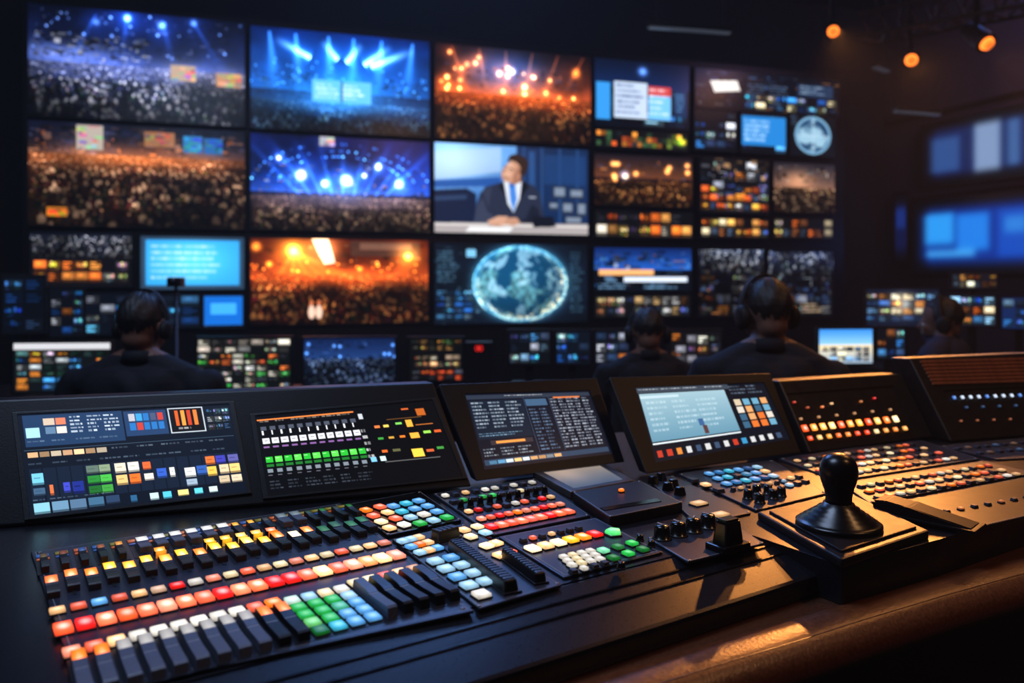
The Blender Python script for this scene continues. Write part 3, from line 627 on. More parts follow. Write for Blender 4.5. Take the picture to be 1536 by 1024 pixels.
def person(label,x,y,top,face,shirtcol,wide=1.0,headyaw=0,nod=0,lift=0,cup=1.0):
    k=top/1.32; bm=bmesh.new(); W=wide; lf=lift
    ell(bm,(0,-.02,.575),(.175,.13,.12)); ell(bm,(0,0,.72),(.16*W,.12,.18)); ell(bm,(0,0,.89),(.185*W,.13,.18)); ell(bm,(0,-.012,.98+lf),(.18*W,.105,.095))
    cap(bm,(0,-.01,1.02),(0,.015,1.14),.060,.054)
    for s in (-1,1):
        cap(bm,(s*.17*W,-.012,.995+lf),(s*.03,-.012,1.085+lf*.6),.056,.044)
        cap(bm,(s*.20*W,0,.985+lf),(s*.275*W,.05,.76),.062,.055); cap(bm,(s*.275*W,.05,.76),(s*.15,.29,.665),.052,.033)
        cap(bm,(s*.15,.29,.665),(s*.142,.32,.66),.03,.026)
        ell(bm,(s*.138,.355,.655),(.041,.05,.018))
        for i,(dx,l) in enumerate(((-.03,.055),(-.01,.066),(.011,.062),(.03,.048))):
            k0=V((s*.135+dx,.395,.655)); k1=k0+V((dx*.15,l*.5,.004)); k2=k1+V((0,l*.45,-.018))
            cap(bm,k0,k1,.0095,.009,8); cap(bm,k1,k2,.009,.0078,8)
        t0=V((s*.10,.345,.653)); t1=t0+V((-s*.03,.03,.0)); cap(bm,t0,t1,.0115,.0105,8); cap(bm,t1,t1+V((-s*.006,.03,-.006)),.0105,.0085,8)
        cap(bm,(s*.09,.02,.555),(s*.13,.44,.535),.088,.062); cap(bm,(s*.13,.44,.53),(s*.13,.47,.11),.06,.04)
        cap(bm,(s*.13,.44,.05),(s*.145,.62,.042),.046,.038)
    hd=bmesh.new()
    ell(hd,(0,0,1.222),(.074,.094,.098)); ell(hd,(0,.04,1.165),(.056,.062,.062)); ell(hd,(0,-.025,1.155),(.056,.055,.05)); ell(hd,(0,.085,1.205),(.045,.014,.02))
    cap(hd,(0,.093,1.21),(0,.112,1.178),.009,.013,10); ell(hd,(0,.092,1.145),(.024,.012,.007)); ell(hd,(0,.09,1.135),(.02,.012,.007)); ell(hd,(0,.08,1.115),(.022,.018,.016))
    for s in (-1,1):
        ell(hd,(s*.08,-.002,1.192),(.011,.022,.034)); ell(hd,(s*.035,.082,1.175),(.02,.014,.02))
    HM=Matrix.Translation((0,0,1.12))@Matrix.Rotation(headyaw,4,'Z')@Matrix.Rotation(-nod,4,'X')@Matrix.Translation((0,0,-1.12))
    for v in hd.verts: v.co=HM@v.co
    tmp=bpy.data.meshes.new('t'); hd.to_mesh(tmp); hd.free(); bm.from_mesh(tmp)
    me=finish(bm,'body'); ob=bpy.data.objects.new('tmpbody',me); link(ob)
    md=ob.modifiers.new('r','REMESH'); md.mode='VOXEL'; md.voxel_size=.0075; md.use_smooth_shade=True
    sm=ob.modifiers.new('s','SMOOTH'); sm.iterations=4; sm.factor=.5
    dg=bpy.context.evaluated_depsgraph_get(); me2=bpy.data.meshes.new_from_object(ob.evaluated_get(dg)); bpy.data.objects.remove(ob)
    nv=len(me2.vertices); co=np.empty(nv*3,np.float32); me2.vertices.foreach_get('co',co); co=co.reshape(-1,3)
    nr=np.empty(nv*3,np.float32); me2.vertices.foreach_get('normal',nr); nr=nr.reshape(-1,3)
    msk=((co[:,2]>.64)&(co[:,2]<1.05)&(co[:,1]<.28)).astype(np.float32)
    f=np.sin(co[:,2]*46+co[:,0]*18+2*np.sin(co[:,0]*21))*.0035+np.sin(co[:,2]*23-co[:,0]*31)*.003
    co=co+nr*(f*msk)[:,None]; me2.vertices.foreach_set('co',co.ravel().astype(np.float32)); me2.update()
    shirt=mat('shirt_%d_%d_%d'%shirtcol,shirtcol,.8,0,.35,bump=.6,scale=60)
    for m in (SKIN,shirt,TRS,SHOE): me2.materials.append(m)
    npg=len(me2.polygons); cc=np.empty(npg*3,np.float32); me2.polygons.foreach_get('center',cc); cc=cc.reshape(-1,3)
    mi=np.ones(npg,np.int32); mi[cc[:,2]<.63]=2; mi[cc[:,2]<.095]=3
    mi[(cc[:,1]>.305)&(cc[:,2]>.632)&(cc[:,2]<.7)]=0
    mi[(cc[:,2]>(1.13 if lf else 1.10))&(np.abs(cc[:,0])<.12)]=0
    me2.polygons.foreach_set('material_index',mi)
    M=Matrix.Translation((x,y,0))@Matrix.Rotation(face,4,'Z')@Matrix.Scale(k,4)
    root=thing('person',label,'person',M,mesh=me2)
    MH=M@HM
    hb=bmesh.new(); bmesh.ops.create_uvsphere(hb,u_segments=72,v_segments=52,radius=1)
    R=random.Random(int(x*100))
    for v in hb.verts:
        an=math.atan2(v.co.x,v.co.y)
        n=1+.02*math.sin(9*an+6*v.co.z)+.016*math.sin(23*an-9*v.co.z)+R.uniform(-.012,.012)
        z=v.co.z; tp=1 if z>-.05 else 1+.28*(z+.05)
        v.co=V((v.co.x*.078*n*tp,v.co.y*.099*n*(tp if v.co.y<0 else 1)-.006,z*.103*n*(1-.05*max(0,z)**2)+1.226))
    dl=[v for v in hb.verts if (v.co.y>.045 and v.co.z<1.28) or v.co.z<1.150 or (v.co.z<1.205 and v.co.y>-.012)]
    bmesh.ops.delete(hb,geom=dl,context='VERTS'); bmesh.ops.solidify(hb,geom=hb.faces[:],thickness=.006)
    mk('hair',finish(hb,'hair',True,[HAIR]),MH,root)
    mk('collar',lathe([(.068,0),(.074,.0),(.068,.036),(.062,.042),(.058,.036),(.060,.0)],28,[shirt]),M@Matrix.Translation((0,-.004,1.066+lf*.5))@Matrix.Rotation(rad(-10),4,'X'),root)
    for s in (-1,1):
        eb=bmesh.new(); bmesh.ops.create_uvsphere(eb,u_segments=12,v_segments=8,radius=.011); mk('eye',finish(eb,'eye',True,[EYEM]),MH@Matrix.Translation((s*.032,.085,1.192)),root)
    hp=mk('headphones',None,MH@Matrix.Translation((0,0,1.2)),root,'black over-ear headphones')
    tb=bmesh.new(); n=24; prev=None; bw=.014*cup
    for i in range(n+1):
        a=math.pi*i/n; cx,cz=math.cos(a),math.sin(a); ring=[]
        for dx,dy in ((.0,-bw),(.007*cup,-bw),(.007*cup,bw),(0,bw)):
            ring.append(tb.verts.new(((.092+dx)*cx,dy+.005,1.2+(.132+dx)*cz)))
        if prev:
            for q in range(4): tb.faces.new((prev[q],prev[(q+1)%4],ring[(q+1)%4],ring[q]))
        else: tb.faces.new(ring)
        prev=ring
    tb.faces.new(prev); mk('headband',finish(tb,'band',True,[RUB]),MH,hp)
    for s in (-1,1):
        mk('ear_cup',lathe([(.030,0),(.038,.004),(.04,.016),(.034,.03),(.02,.034),(0,.034)],24,[RUB]),MH@Matrix.Translation((s*.080,-.004,1.186))@Matrix.Rotation(s*rad(90),4,'Y')@Matrix.Diagonal((1.15*cup,.95*cup,cup,1)),hp)
    return root,M
PP=[('person seated from behind in a dark jacket wearing headphones',-1.297,2.8,1.275,0,(14,17,27),1.18,rad(-8),.1,0,.78),
    ('person seated from behind in a black top leaning over headphones',.612,3.6,1.195,rad(3),(12,14,22),1.05,0,.2),
    ('person in dark shirt with large headphones seated from behind',.896,2.8,1.325,rad(-9),(14,17,29),1.06,rad(22),.12),
    ('person in dark clothing turned sideways wearing headphones',2.08,3.85,1.235,rad(48),(34,38,60),1.10,rad(14),.1,.055)]
FAB=mat('chair_fabric',(20,21,25),.9,bump=.5,scale=300); seatm=box(.48,.46,.07,.025,FAB)
bm=bmesh.new(); addbox(bm,.42,.05,.40,.02)
for v in bm.verts: v.co.y+=.2*(v.co.x**2)
backm=finish(bm,'back',False,[FAB])
colm=lathe([(.03,0),(.03,.2),(.018,.2),(.018,.33)],20,[BLK])
bm=bmesh.new(); addbox(bm,.05,.28,.03,.006,cy=-.15,z0=.05,ty=.97); legm=finish(bm,'leg',False,[BLK])
cast=lathe([(.0,-.011),(.02,-.011),(.025,-.006),(.025,.006),(.02,.011),(0,.011)],16,[RUB])
def new_chair(M):
    root=thing('office_chair','black fabric swivel office chair with five-star base','chair',M,'operator chairs')
    mk('seat',seatm,M@Matrix.Translation((0,0,.355)),root); mk('backrest',backm,M@Matrix.Translation((0,-.225,.50))@Matrix.Rotation(rad(8),4,'X'),root)
    mk('back_support',box(.06,.02,.2,.004,BLK),M@Matrix.Translation((0,-.245,.39))@Matrix.Rotation(rad(8),4,'X'),root)
    mk('gas_column',colm,M@Matrix.Translation((0,0,.04)),root)
    for i in range(5):
        L=M@Matrix.Rotation(2*math.pi*i/5,4,'Z'); lg=mk('leg',legm,L,root)
        mk('caster',cast,L@Matrix.Translation((0,-.27,.026))@Matrix.Rotation(rad(90),4,'Y'),lg)
for a in PP:
    r,M=person(*a); new_chair(Matrix.Translation((a[1],a[2],0))@Matrix.Rotation(a[4],4,'Z'))
# ================================================================== MAIN DESK + CONSOLE BODY
DZ=.84; KZ=.90
O=V((-.735,1.229)); ra=rad(33); r2=V((math.cos(ra),math.sin(ra))); f2=V((math.sin(ra),-math.cos(ra)))
def W(s,t,z=KZ): q=O+r2*s+f2*t; return V((q.x,q.y,z))
DK=flat(DZ)
front=[V((-1.25,.0,DZ)),V((-.50,.40,DZ)),V((-.14,.68,DZ))]+[DK.at(*p) for p in ((850,1072),(960,1034),(1080,996),(1200,960),(1300,928),(1420,892),(1536,860))]+[V((1.35,1.50,DZ)),V((2.2,1.80,DZ))]
back=[V((2.2,2.72,DZ)),V((.92,2.42,DZ)),V((.2,2.22,DZ)),V((-.5,2.02,DZ)),V((-1.6,1.9,DZ)),V((-1.6,.5,DZ))]
dpoly=front+back
desk=thing('control_desk','long curved dark brown desk with polished front edge','desk',V((.2,1.5,0)))
me,o=solid(dpoly,[p-V((0,0,.05)) for p in dpoly],[DESKM],.004); mk('desktop',me,o,desk)
rb=bmesh.new(); o=V((.2,1.2,DZ)); prev=None
for i,p in enumerate(front):
    a=front[max(0,i-1)]; b=front[min(len(front)-1,i+1)]; t=(b-a).normalized(); nn=V((t.y,-t.x,0))
    ring=[rb.verts.new(p-o+nn*x+V((0,0,z))) for x,z in ((-.050,-.002),(-.048,.0015),(-.03,.003),(-.008,.002),(.008,-.003),(.020,-.014),(.024,-.030),(.020,-.046),(.008,-.056),(-.01,-.056))]
    if prev:
        for q in range(10): rb.faces.new((prev[q],prev[(q+1)%10],ring[(q+1)%10],ring[q]))
    else: rb.faces.new(ring)
    prev=ring
rb.faces.new(prev); mk('front_rail',finish(rb,'rail',True,[RAIL]),o,desk)
cen=sum(dpoly,V())/len(dpoly)
ins=[V((cen.x+(p.x-cen.x)*.86,cen.y+(p.y-cen.y)*.80,0)) for p in dpoly]
me,o=solid([p+V((0,0,DZ-.05)) for p in ins],ins,[BLK],.0); mk('pedestal',me,o,desk)
body=[W(-.12,.54),W(1.0,.54),V((.486,1.178,KZ)),V((.69,1.295,KZ)),V((.94,1.452,KZ)),V((1.75,1.84,KZ)),V((1.75,2.58,KZ)),V((.92,2.38,KZ)),V((.2,2.18,KZ)),V((-.5,1.98,KZ)),V((-1.35,1.86,KZ)),V((-1.15,1.25,KZ))]
con=thing('mixing_console','large dark metal production console chassis on the desk','console',V((.1,1.5,DZ)))
me,o=solid(body,[V((p.x,p.y,DZ+.001)) for p in body],[DECK],.003); mk('chassis',me,o,con)
lp=[W(-.12,.541),W(1.0,.541),W(1.035,.665,.872),W(-.12,.665,.872)]
me,o=solid(lp,[V((p.x,p.y,DZ+.001)) for p in lp],[DECK],.006); mk('armrest_lip',me,o,con)
for tt in (.575,.60):
    zz=KZ-.028*(tt-.541)/.124
    g=[W(-.1,tt,zz+.0006),W(1.0,tt,zz+.0006),W(1.0,tt+.003,zz),W(-.1,tt+.003,zz)]
    me,o=solid([p+V((0,0,.0012)) for p in g],[p-V((0,0,.002)) for p in g],[BLKG]); mk('trim_strip',me,o,con)
K=flat(KZ)
class Mod:
    def __init__(s,name,label,quad,th=.004,m=None,cat='control panel',outline=False,surf=None,bev=.0015):
        s.S=surf or K; pts=[s.S.at(*p) for p in quad]; c=sum(pts,V())/len(pts)
        s.root=thing(name,label,cat,c,'console control modules')
        me,o=slab(pts[::-1],th,s.S.n,[m or DECK2],bev); mk('panel_plate',me,o,s.root)
        s.T=s.S.off(th); s.leg=[]; s.pts=pts; s.th=th
        q=[c+(p-c)*(.94 if outline else .975)+s.S.n*th for p in pts]
        for i in range(len(q)): s.leg.append((q[i],q[(i+1)%len(q)],.0010 if outline else .0006))
        if not outline:
            for i in range(len(q)): mk('screw',roundmesh(.003,SILV,.0012,10),s.T.frame(c+(pts[i]-c)*.955+s.S.n*th),s.root)
    def key(s,p,w,d,col,st=1.6,h=.007,name='button',rot=0,m=None):
        return mk(name,keymesh(w,d*1.4,m or lit(col,round(st*1.6,2)),round(h*.95,4)),s.T.frame(p,rot),s.root)
    def row(s,p0,p1,n,w,d,cols,st=1.6,h=.007,legend=True,name='button',skip=()):
        a=s.T.at(*p0); b=s.T.at(*p1)
        dv=b-a; ang=math.atan2(dv.dot(s.T.u),dv.dot(s.T.r)) if n>1 else 0
        for i in range(n):
            p=a.lerp(b,i/max(1,n-1))
            if i in skip: continue
            c=cols[i%len(cols)]
            if c is None: s.key(p,w,d,None,h=h,name=name,rot=ang,m=DGREY)
            else: s.key(p,w,d,c,st*(1,.75,1.2,.85)[(i*7+n)%4],h,name,ang)
            if legend: s.dash(p+s.T.u*d*1.15,w*.8)
    def grid(s,TL,TR,BR,BLq,nx,ny,w,d,cols,st=1.6,name='button'):
        a,b,c,e=[s.T.at(*p) for p in (TL,TR,BR,BLq)]; k=0
        dv=b-a; ang=math.atan2(dv.dot(s.T.u),dv.dot(s.T.r))
        for j in range(ny):
            for i in range(nx):
                u=i/max(1,nx-1); v=j/max(1,ny-1)
                p=(a.lerp(b,u)).lerp(e.lerp(c,u),v); cc=cols[k%len(cols)]; k+=1
                if cc is None: s.key(p,w,d,None,rot=ang,m=DGREY,name=name)
                else: s.key(p,w,d,cc,st,name=name,rot=ang)
    def dash(s,p,w):
        x=-w/2
        while x<w/2:
            l=random.uniform(.0015,.004); a=p+s.T.r*x; s.leg.append((a,a+s.T.r*min(l,w/2-x+.001),.001)); x+=l+.001
    def knob(s,p,r=.008,h=.014,m=None,name='knob'): return mk(name,roundmesh(r,m or BLKG,h,24,True),s.T.frame(p,random.uniform(-1,1)),s.root)
    def finish(s):
        bm=bmesh.new(); o=WM[s.root.name].translation
        for a,b,w in s.leg:
            d=(b-a)
            if d.length<1e-5: continue
            q=s.T.n.cross(d.normalized())*w/2; up=s.T.n*.0004
            bm.faces.new([bm.verts.new(v+up-o) for v in (a-q,b-q,b+q,a+q)])
        mk('printed_legend',finish(bm,'legend',False,[LEG]),WM[s.root.name],s.root)
WHT=(235,228,215); WRM=(255,200,140); YEL=(255,185,45); ORG=(255,125,30); SAL=(255,110,75); RED=(235,35,30); PNK=(250,150,120); BLU=(100,170,230); LBL=(165,208,235); CYN=(70,190,220); GRN=(45,185,80); DGR=(25,110,45); CRM=(250,228,180)
# ---- fader bank
m=Mod('fader_bank_panel','wide fader bank with rows of lit amber, white and red keys',((46,831),(511,757),(711,920),(122,1050)))
N=20
def lerpT(p0,p1,i): return m.T.at(*p0).lerp(m.T.at(*p1),i/(N-1))
SLOT=mat('fader_slot',(3,3,4),.5); STEM=mat('fader_strip',(24,26,34),.4,.2)
slotm=box(.0045,.088,.0010,0,SLOT); slots=box(.0045,.075,.0010,0,SLOT); stripm=box(.0195,.098,.0006,0,STEM); strip2=box(.0205,.118,.0006,0,STEM)
yc=[(230,110,50),(240,120,45),ORG,YEL,(255,170,45),YEL,(255,160,50),YEL,ORG,YEL,YEL,(255,200,90),YEL,ORG,CRM,ORG,DGR,(30,90,50),DGR,DGR]
oc=[(90,70,30),(120,60,30),(40,80,140),(150,80,30),(220,150,50),(60,60,30),ORG,(60,60,60),(90,60,30),YEL,ORG,YEL,YEL,(60,60,60),YEL,(40,60,110),(40,60,50),DGR,(50,50,50),DGR]
TG=[(40,90,170),(130,120,30),(200,100,35)]
for i in range(N):
    p=lerpT((66,846),(526,768),i); M=m.T.frame(p,0)
    mk('channel_strip',stripm,M,m.root)
    mk('fader_slot',slotm,M@Matrix.Translation((0,0,.0006)),m.root)
    mk('channel_tag',box(.017,.014,.0012,0,lit(TG[(i*7)%3] if i<15 else TG[1],.8)),M@Matrix.Translation((0,.039,.0006)),m.root)
    mk('channel_tag',box(.017,.008,.0012,0,lit(TG[0] if i%2 else TG[2],.8)),M@Matrix.Translation((0,.022,.0006)),m.root)
    if 5<=i<=10 or i in(14,15):
        mk('fader_cap',capmesh(.0165,.056,.010,GREY,lit((235,235,230) if i<11 else (110,122,134),1.25),.42),m.T.frame(lerpT((78,840),(522,764),i)-m.T.u*.014),m.root)
    else:
        mk('fader_cap',capmesh(.0095,.062,.011,BLK,lit(oc[i],1.4),.3),m.T.frame(p-m.T.u*.012),m.root)
    p=lerpT((78,884),(552,793),i)
    mk('fader_slot',slots,m.T.frame(p),m.root)
    mk('fader_cap',capmesh(.0150,.070,.010,BLK,lit(yc[i],3.2 if i<16 else 1.3),.44),m.T.frame(p+m.T.u*(.010 if i%2 else -.002)),m.root)
    if i in (6,9,10,11,12,13): mk('fader_cap',capmesh(.015,.022,.010,BLK,lit(yc[i],2.0),1.0),m.T.frame(p+m.T.u*.060),m.root)
r1=[WRM,SAL,BLU,SAL,WRM,(230,190,160),RED,WHT,PNK,CRM,SAL,WRM,CRM,PNK,WRM,CRM,SAL,CRM,WRM,PNK]
r2c=[(255,90,50),RED,SAL,(255,100,50),SAL,PNK,SAL,SAL,RED,(255,140,100),(255,110,70),RED,RED,SAL,WRM,SAL,PNK,(255,160,100),WRM,PNK]
m.row((86,919),(576,817),N,.0175,.0125,r1,.85,.006,False)
m.row((95,947),(594,836),N,.0195,.0215,r2c,1.9,.0075,False)
f1=[PNK,SAL,WRM,WHT,WHT,WHT,WHT,WHT,WHT,SAL,ORG,LBL,CRM,WHT,WHT,CRM,CRM,SAL,WRM,(230,170,120)]
m.row((108,981),(622,856),N,.0180,.0160,f1,1.15,.006,False,skip=(11,12,13,14))
for i in range(N):
    p=lerpT((122,1014),(655,882),i); M=m.T.frame(p)
    mk('channel_strip',strip2,M,m.root)
    if i<11: mk('fader_cap',capmesh(.0140,.104,.011,GREY if i not in(9,10) else BLK,lit(ORG,2.4) if i in(0,1,9,10) else lit((215,210,205),.9),.30),M@Matrix.Translation((0,-.002,.0006)),m.root)
    elif i<15:
        for q in range(5):
            c=[[(210,235,220),GRN,GRN,(120,210,120),DGR],[LBL,GRN,GRN,GRN,CYN],[CRM,GRN,(80,180,140),BLU,BLU],[WHT,LBL,BLU,BLU,BLU]][i-11][q]
            m.key(p+m.T.u*(.062-q*.0262),.0170,.0152,c,.85,.006)
    else: mk('fader_cap',capmesh(.0130,.116,.014,BLK if i!=15 else GREY),M@Matrix.Translation((0,.004,.0006)),m.root)
m.finish()
m=Mod('pad_block_panel','rounded black pad block with blue, green and orange keys',((521,761),(630,741),(692,784),(581,808)),.006,BLKG)
m.grid((549,768),(570,763),(606,790),(584,795),2,4,.016,.0150,[ORG,SAL,SAL,WRM,CRM,SAL,WRM,WHT],1.3)
m.grid((590,762),(628,754),(670,779),(630,788),3,4,.0175,.0150,[BLU,CYN,BLU,CYN,BLU,BLU,LBL,WHT,BLU,GRN,LBL,GRN],.9); m.finish()
m=Mod('lever_panel','console strip with black sliding levers and pale pads',((588,812),(694,789),(842,881),(719,917)))
m.grid((604,815),(628,809),(656,825),(630,832),3,3,.015,.012,[LBL,LBL,WRM,BLU,ORG,WRM,LBL,WRM,BLU],1.0)
m.grid((696,798),(716,793),(728,802),(706,808),2,2,.016,.014,[WRM,CRM,CRM,LBL],1.2)
a=m.T.at(653,845); b=m.T.at(722,895)
for i in range(5):
    p=a.lerp(b,i/4); m.key(p,.0205,.0150,[LBL,LBL,BLU,LBL,WHT][i],.9)
    if i<4: m.key(p+m.T.r*.026,.0205,.0150,[BLU,LBL,LBL,LBL][i],.8)
m.grid((730,822),(744,818),(764,831),(750,836),2,2,.017,.014,[CRM,WRM,WRM,SAL],1.6)
def lever(p0,p1,w,h,name='slide_lever'):
    a=m.T.at(*p0); b=m.T.at(*p1); d=b-a; L=d.length; an=math.atan2(d.dot(m.T.u),d.dot(m.T.r))-rad(90)
    bm=bmesh.new(); addbox(bm,w*1.25,L*1.04,.003,.001); addbox(bm,w,L,h,.004,z0=.002,tx=.85,ty=.97,seg=3)
    for k in range(int(L/.009)): addbox(bm,w*.66,.002,.0012,0,z0=h+.0015,cy=-L*.46+k*.009)
    mk(name,finish(bm,'lever',False,[BLK]),m.T.frame((a+b)/2,an),m.root)
lever((680,824),(768,890),.022,.016); lever((758,836),(812,876),.018,.014); lever((652,812),(684,803),.024,.016,'trackball_lever'); m.finish()
m=Mod('key_block_panel','slate key block with rows of small and salmon-red keys',((649,743),(802,720),(886,776),(739,806)))
for (p0,p1,n,w,d,cs,st) in (((668,746),(798,726),10,.012,.010,[WHT,None,WRM,None,WHT,WHT,None,WHT,None],.7),
    ((680,755),(808,734),10,.012,.009,[None,GRN,None,GRN,GRN,None,None,CRM,None],.8),
    ((703,770),(826,748),10,.012,.010,[WRM,RED,None,SAL,None,WHT,SAL,None,RED],.8),
    ((722,781),(840,759),10,.013,.011,[PNK,SAL,RED,SAL,ORG,PNK,SAL,RED,SAL],1.0),
    ((737,793),(852,770),9,.0175,.016,[RED,SAL,(255,90,60),SAL,(255,110,90),SAL,RED,(255,100,60),SAL],1.6)):
    m.row(p0,p1,n,w,d,cs,st)
a=m.T.at(691,763); b=m.T.at(817,741)
for i in range(10): m.knob(a.lerp(b,i/9),.0060,.016)
m.finish()
m=Mod('transition_panel','outlined control block with amber, red and green keys',((748,808),(894,779),(994,831),(846,870)),outline=True)
m.row((799,826),(892,804),6,.0185,.017,[CRM,WRM,CRM,YEL,ORG,RED],1.8)
m.row((785,813),(868,795),7,.010,.007,[None,SAL,None,WRM,None,None],.8)
m.grid((846,839),(886,830),(900,842),(858,851),4,3,.0115,.010,[WHT,CRM,WHT,WHT],.7)
m.row((860,860),(907,848),4,.010,.008,[None,WHT,None,None],.8)
mk('round_button',roundmesh(.014,lit((90,220,120),1.9),.009,5),m.T.frame(m.T.at(920,802)),m.root)
m.grid((905,829),(948,818),(964,827),(920,840),3,2,.0145,.012,[(130,220,170),(40,120,60),GRN,DGR,GRN,DGR],1.1)
for q in ((960,811),(977,820),(932,853)): m.knob(m.T.at(*q),.006,.01)
m.finish()
q=[K.at(*p) for p in ((799,716),(905,703),(951,730),(856,748))]; up=V((0,0,.014)); Q=[p+up for p in q]; cc=sum(Q,V())/4; Sx=[cc+(p-cc)*.80 for p in Q]
tb=thing('touch_tablet','silver framed touch tablet lying on the console','tablet',cc-up)
me,o=housing(Q,Sx,q,V((0,0,1)),.002,[SILV],.002); mk('tablet_frame',me,o,tb)
c=Cv(80,50,(60,70,84)); c.grad(0,1,(150,136,126),(70,84,108)); c.glow(.3,.3,.4,(90,60,40),.4)  # warm glow painted into the picture as an orange reflection on the glass
me,o=screenmesh(c,[p-V((0,0,.0015)) for p in Sx],1.2); mk('screen',me,o,tb)
m=Mod('slot_box','black box unit with slot and amber indicator lamp',((859,752),(960,734),(1024,768),(915,791)),.018,BLK,bev=.003)
m.key(m.T.at(932,738),.010,.005,ORG,1.4)
g=[m.T.at(*p) for p in ((900,762),(985,748),(992,752),(907,766))]; me,o=slab(g[::-1],.0012,mats=[BLKG],bev=0); mk('card_slot',me,o,m.root); m.finish()
m=Mod('toggle_panel','narrow plate with black toggles and warm oval keys',((972,722),(1008,716),(1126,772),(1046,788)))
for q in ((980,725),(1002,735),(992,720),(1020,742),(1010,730)):
    mk('toggle_switch',box(.018,.018,.016,.003,BLKG,.8,.7),m.T.frame(m.T.at(*q)),m.root)
for q,s in (((1048,757),.028),((1080,774),.030)): m.key(m.T.at(*q),s,.015,WRM,.6,.006)
m.finish()
m=Mod('knob_panel','plate with four black rotary knobs and a heavy lever',((972,810),(1088,782),(1146,818),(1032,846)))
for q in ((993,808),(1017,803),(1040,797),(1062,791)): m.knob(m.T.at(*q),.0135,.022)
lev=m.T.at(1092,822)
bm=bmesh.new(); addbox(bm,.060,.040,.010,.003); addbox(bm,.040,.030,.036,.004,z0=.008,tx=.78,ty=.8); addbox(bm,.028,.018,.003,.001,z0=.044); mk('transition_lever',finish(bm,'l',False,[BLKG]),m.T.frame(lev),m.root)
m.finish()
m=Mod('router_panel','panel with small blue pads and black rotary knobs',((1018,713),(1158,692),(1240,742),(1134,768)))
m.grid((1064,713),(1136,703),(1160,716),(1090,728),6,3,.0150,.0135,[BLU,(60,130,190),CYN,BLU,(50,90,140),LBL,BLU,CYN,None,(80,150,190),BLU,WRM],.75)
m.row((1040,722),(1078,737),3,.018,.012,[None,WRM,None],.8)
for q in ((1122,748),(1140,754),(1160,748),(1135,741),(1152,741),(1172,744)): m.knob(m.T.at(*q),.009,.018)
m.grid((1174,722),(1198,717),(1208,724),(1184,730),3,2,.012,.01,[None,WRM,None,LBL,None,None],.7)
m.row((1100,736),(1176,724),8,.008,.006,[None,WRM,None,LBL],.6)
m.finish()
m=Mod('source_key_panel','panel with dense rows of warm white rectangular keys',((1168,690),(1376,660),(1470,690),(1258,723)))
K1=[WRM,None,CRM,None,ORG,SAL,None,WRM,None,SAL,WHT]
for (p0,p1,n,w,of,st) in (((1196,693),(1368,668),18,.012,0,.55),((1212,700),(1386,674),17,.013,2,.85),((1230,707),(1408,681),16,.015,5,1.1),((1250,715),(1430,689),16,.015,7,.75)):
    m.row(p0,p1,n,w,.009,K1[of:]+K1[:of],st,.006)
m.finish()
m=Mod('source_key_panel','panel with dense rows of pale orange and white keys',((1262,727),(1476,693),(1552,712),(1304,757)))
for (p0,p1,n,w,of,st) in (((1292,731),(1482,700),16,.013,1,.55),((1304,739),(1502,707),15,.016,4,.75),((1318,748),(1524,713),15,.016,8,.6)):
    m.row(p0,p1,n,w,.009,K1[of:]+K1[:of],st,.006)
m.finish()
m=Mod('source_key_panel','small dark panel with few dim keys beside the louvred hood',((1410,671),(1560,657),(1680,682),(1496,691)))
for (p0,p1,n) in (((1438,674),(1560,663),10),((1470,681),(1600,669),10)):
    m.row(p0,p1,n,.014,.008,[None,(120,90,70),None,None,(60,80,110)],.6,.006)
m.finish()
m=Mod('palm_rest','smooth bronze-toned palm rest plate on the console',((1316,762),(1556,716),(1640,755),(1440,802)),.006,BRONZ,bev=.003)
bm=bmesh.new()
pr=[(-.080,0),(.080,0),(.080,.022),(.06,.025),(.02,.021),(-.080,.005)]
A=[bm.verts.new((-.026,y,z)) for y,z in pr]; B=[bm.verts.new((.026,y,z)) for y,z in pr]; bm.faces.new(A); bm.faces.new(B[::-1])
for i in range(6): bm.faces.new((A[i],B[i],B[(i+1)%6],A[(i+1)%6]))
bmesh.ops.bevel(bm,geom=bm.edges[:],offset=.003,segments=2,affect='EDGES'); addbox(bm,.064,.172,.004,.001)
mk('wedge_lever',finish(bm,'g',False,[HOUS]),m.T.frame(m.T.at(1388,778),rad(12)),m.root)
m.row((1420,768),(1540,747),7,.010,.006,[None,(200,120,70),None],.6,.005)
m.finish()
# ---- joystick
JB=mat('joystick_black',(9,9,11),.28,0,.5)
q=[K.at(*p) for p in ((1136,779),(1270,747),(1394,808),(1262,853))]
js=thing('joystick_controller','black joystick with ribbed collar on a square base plate','joystick',sum(q,V())/4)
me,o=slab(q[::-1],.014,V((0,0,1)),[BLK],.004); mk('base_plate',me,o,js)
cc=sum(q,V())/4; q2=[cc+(p-cc)*.86+V((0,0,.014)) for p in q]; me,o=slab(q2[::-1],.004,V((0,0,1)),[mat('joystick_inlay',(12,11,12),.42,.0,.3)],.002); mk('inlay_plate',me,o,js)
jc=flat(KZ+.02).at(1258,786); zt=jc+V((0,0,-.002))
mk('collar',lathe([(.067,0),(.067,.006),(.063,.009),(.057,.010),(.056,.014),(.049,.0155),(.048,.0195),(.041,.021),(.040,.025),(.033,.027),(.032,.031),(.026,.033),(.024,.038),(0,.038)],48,[JB]),zt,js)
mk('stick_handle',lathe([(.0215,.034),(.0205,.044),(.0215,.054),(.0245,.064),(.0280,.074),(.0300,.084),(.0302,.092),(.0285,.101),(.0245,.109),(.0185,.1145),(.010,.118),(0,.119)],48,[JB]),zt,js)
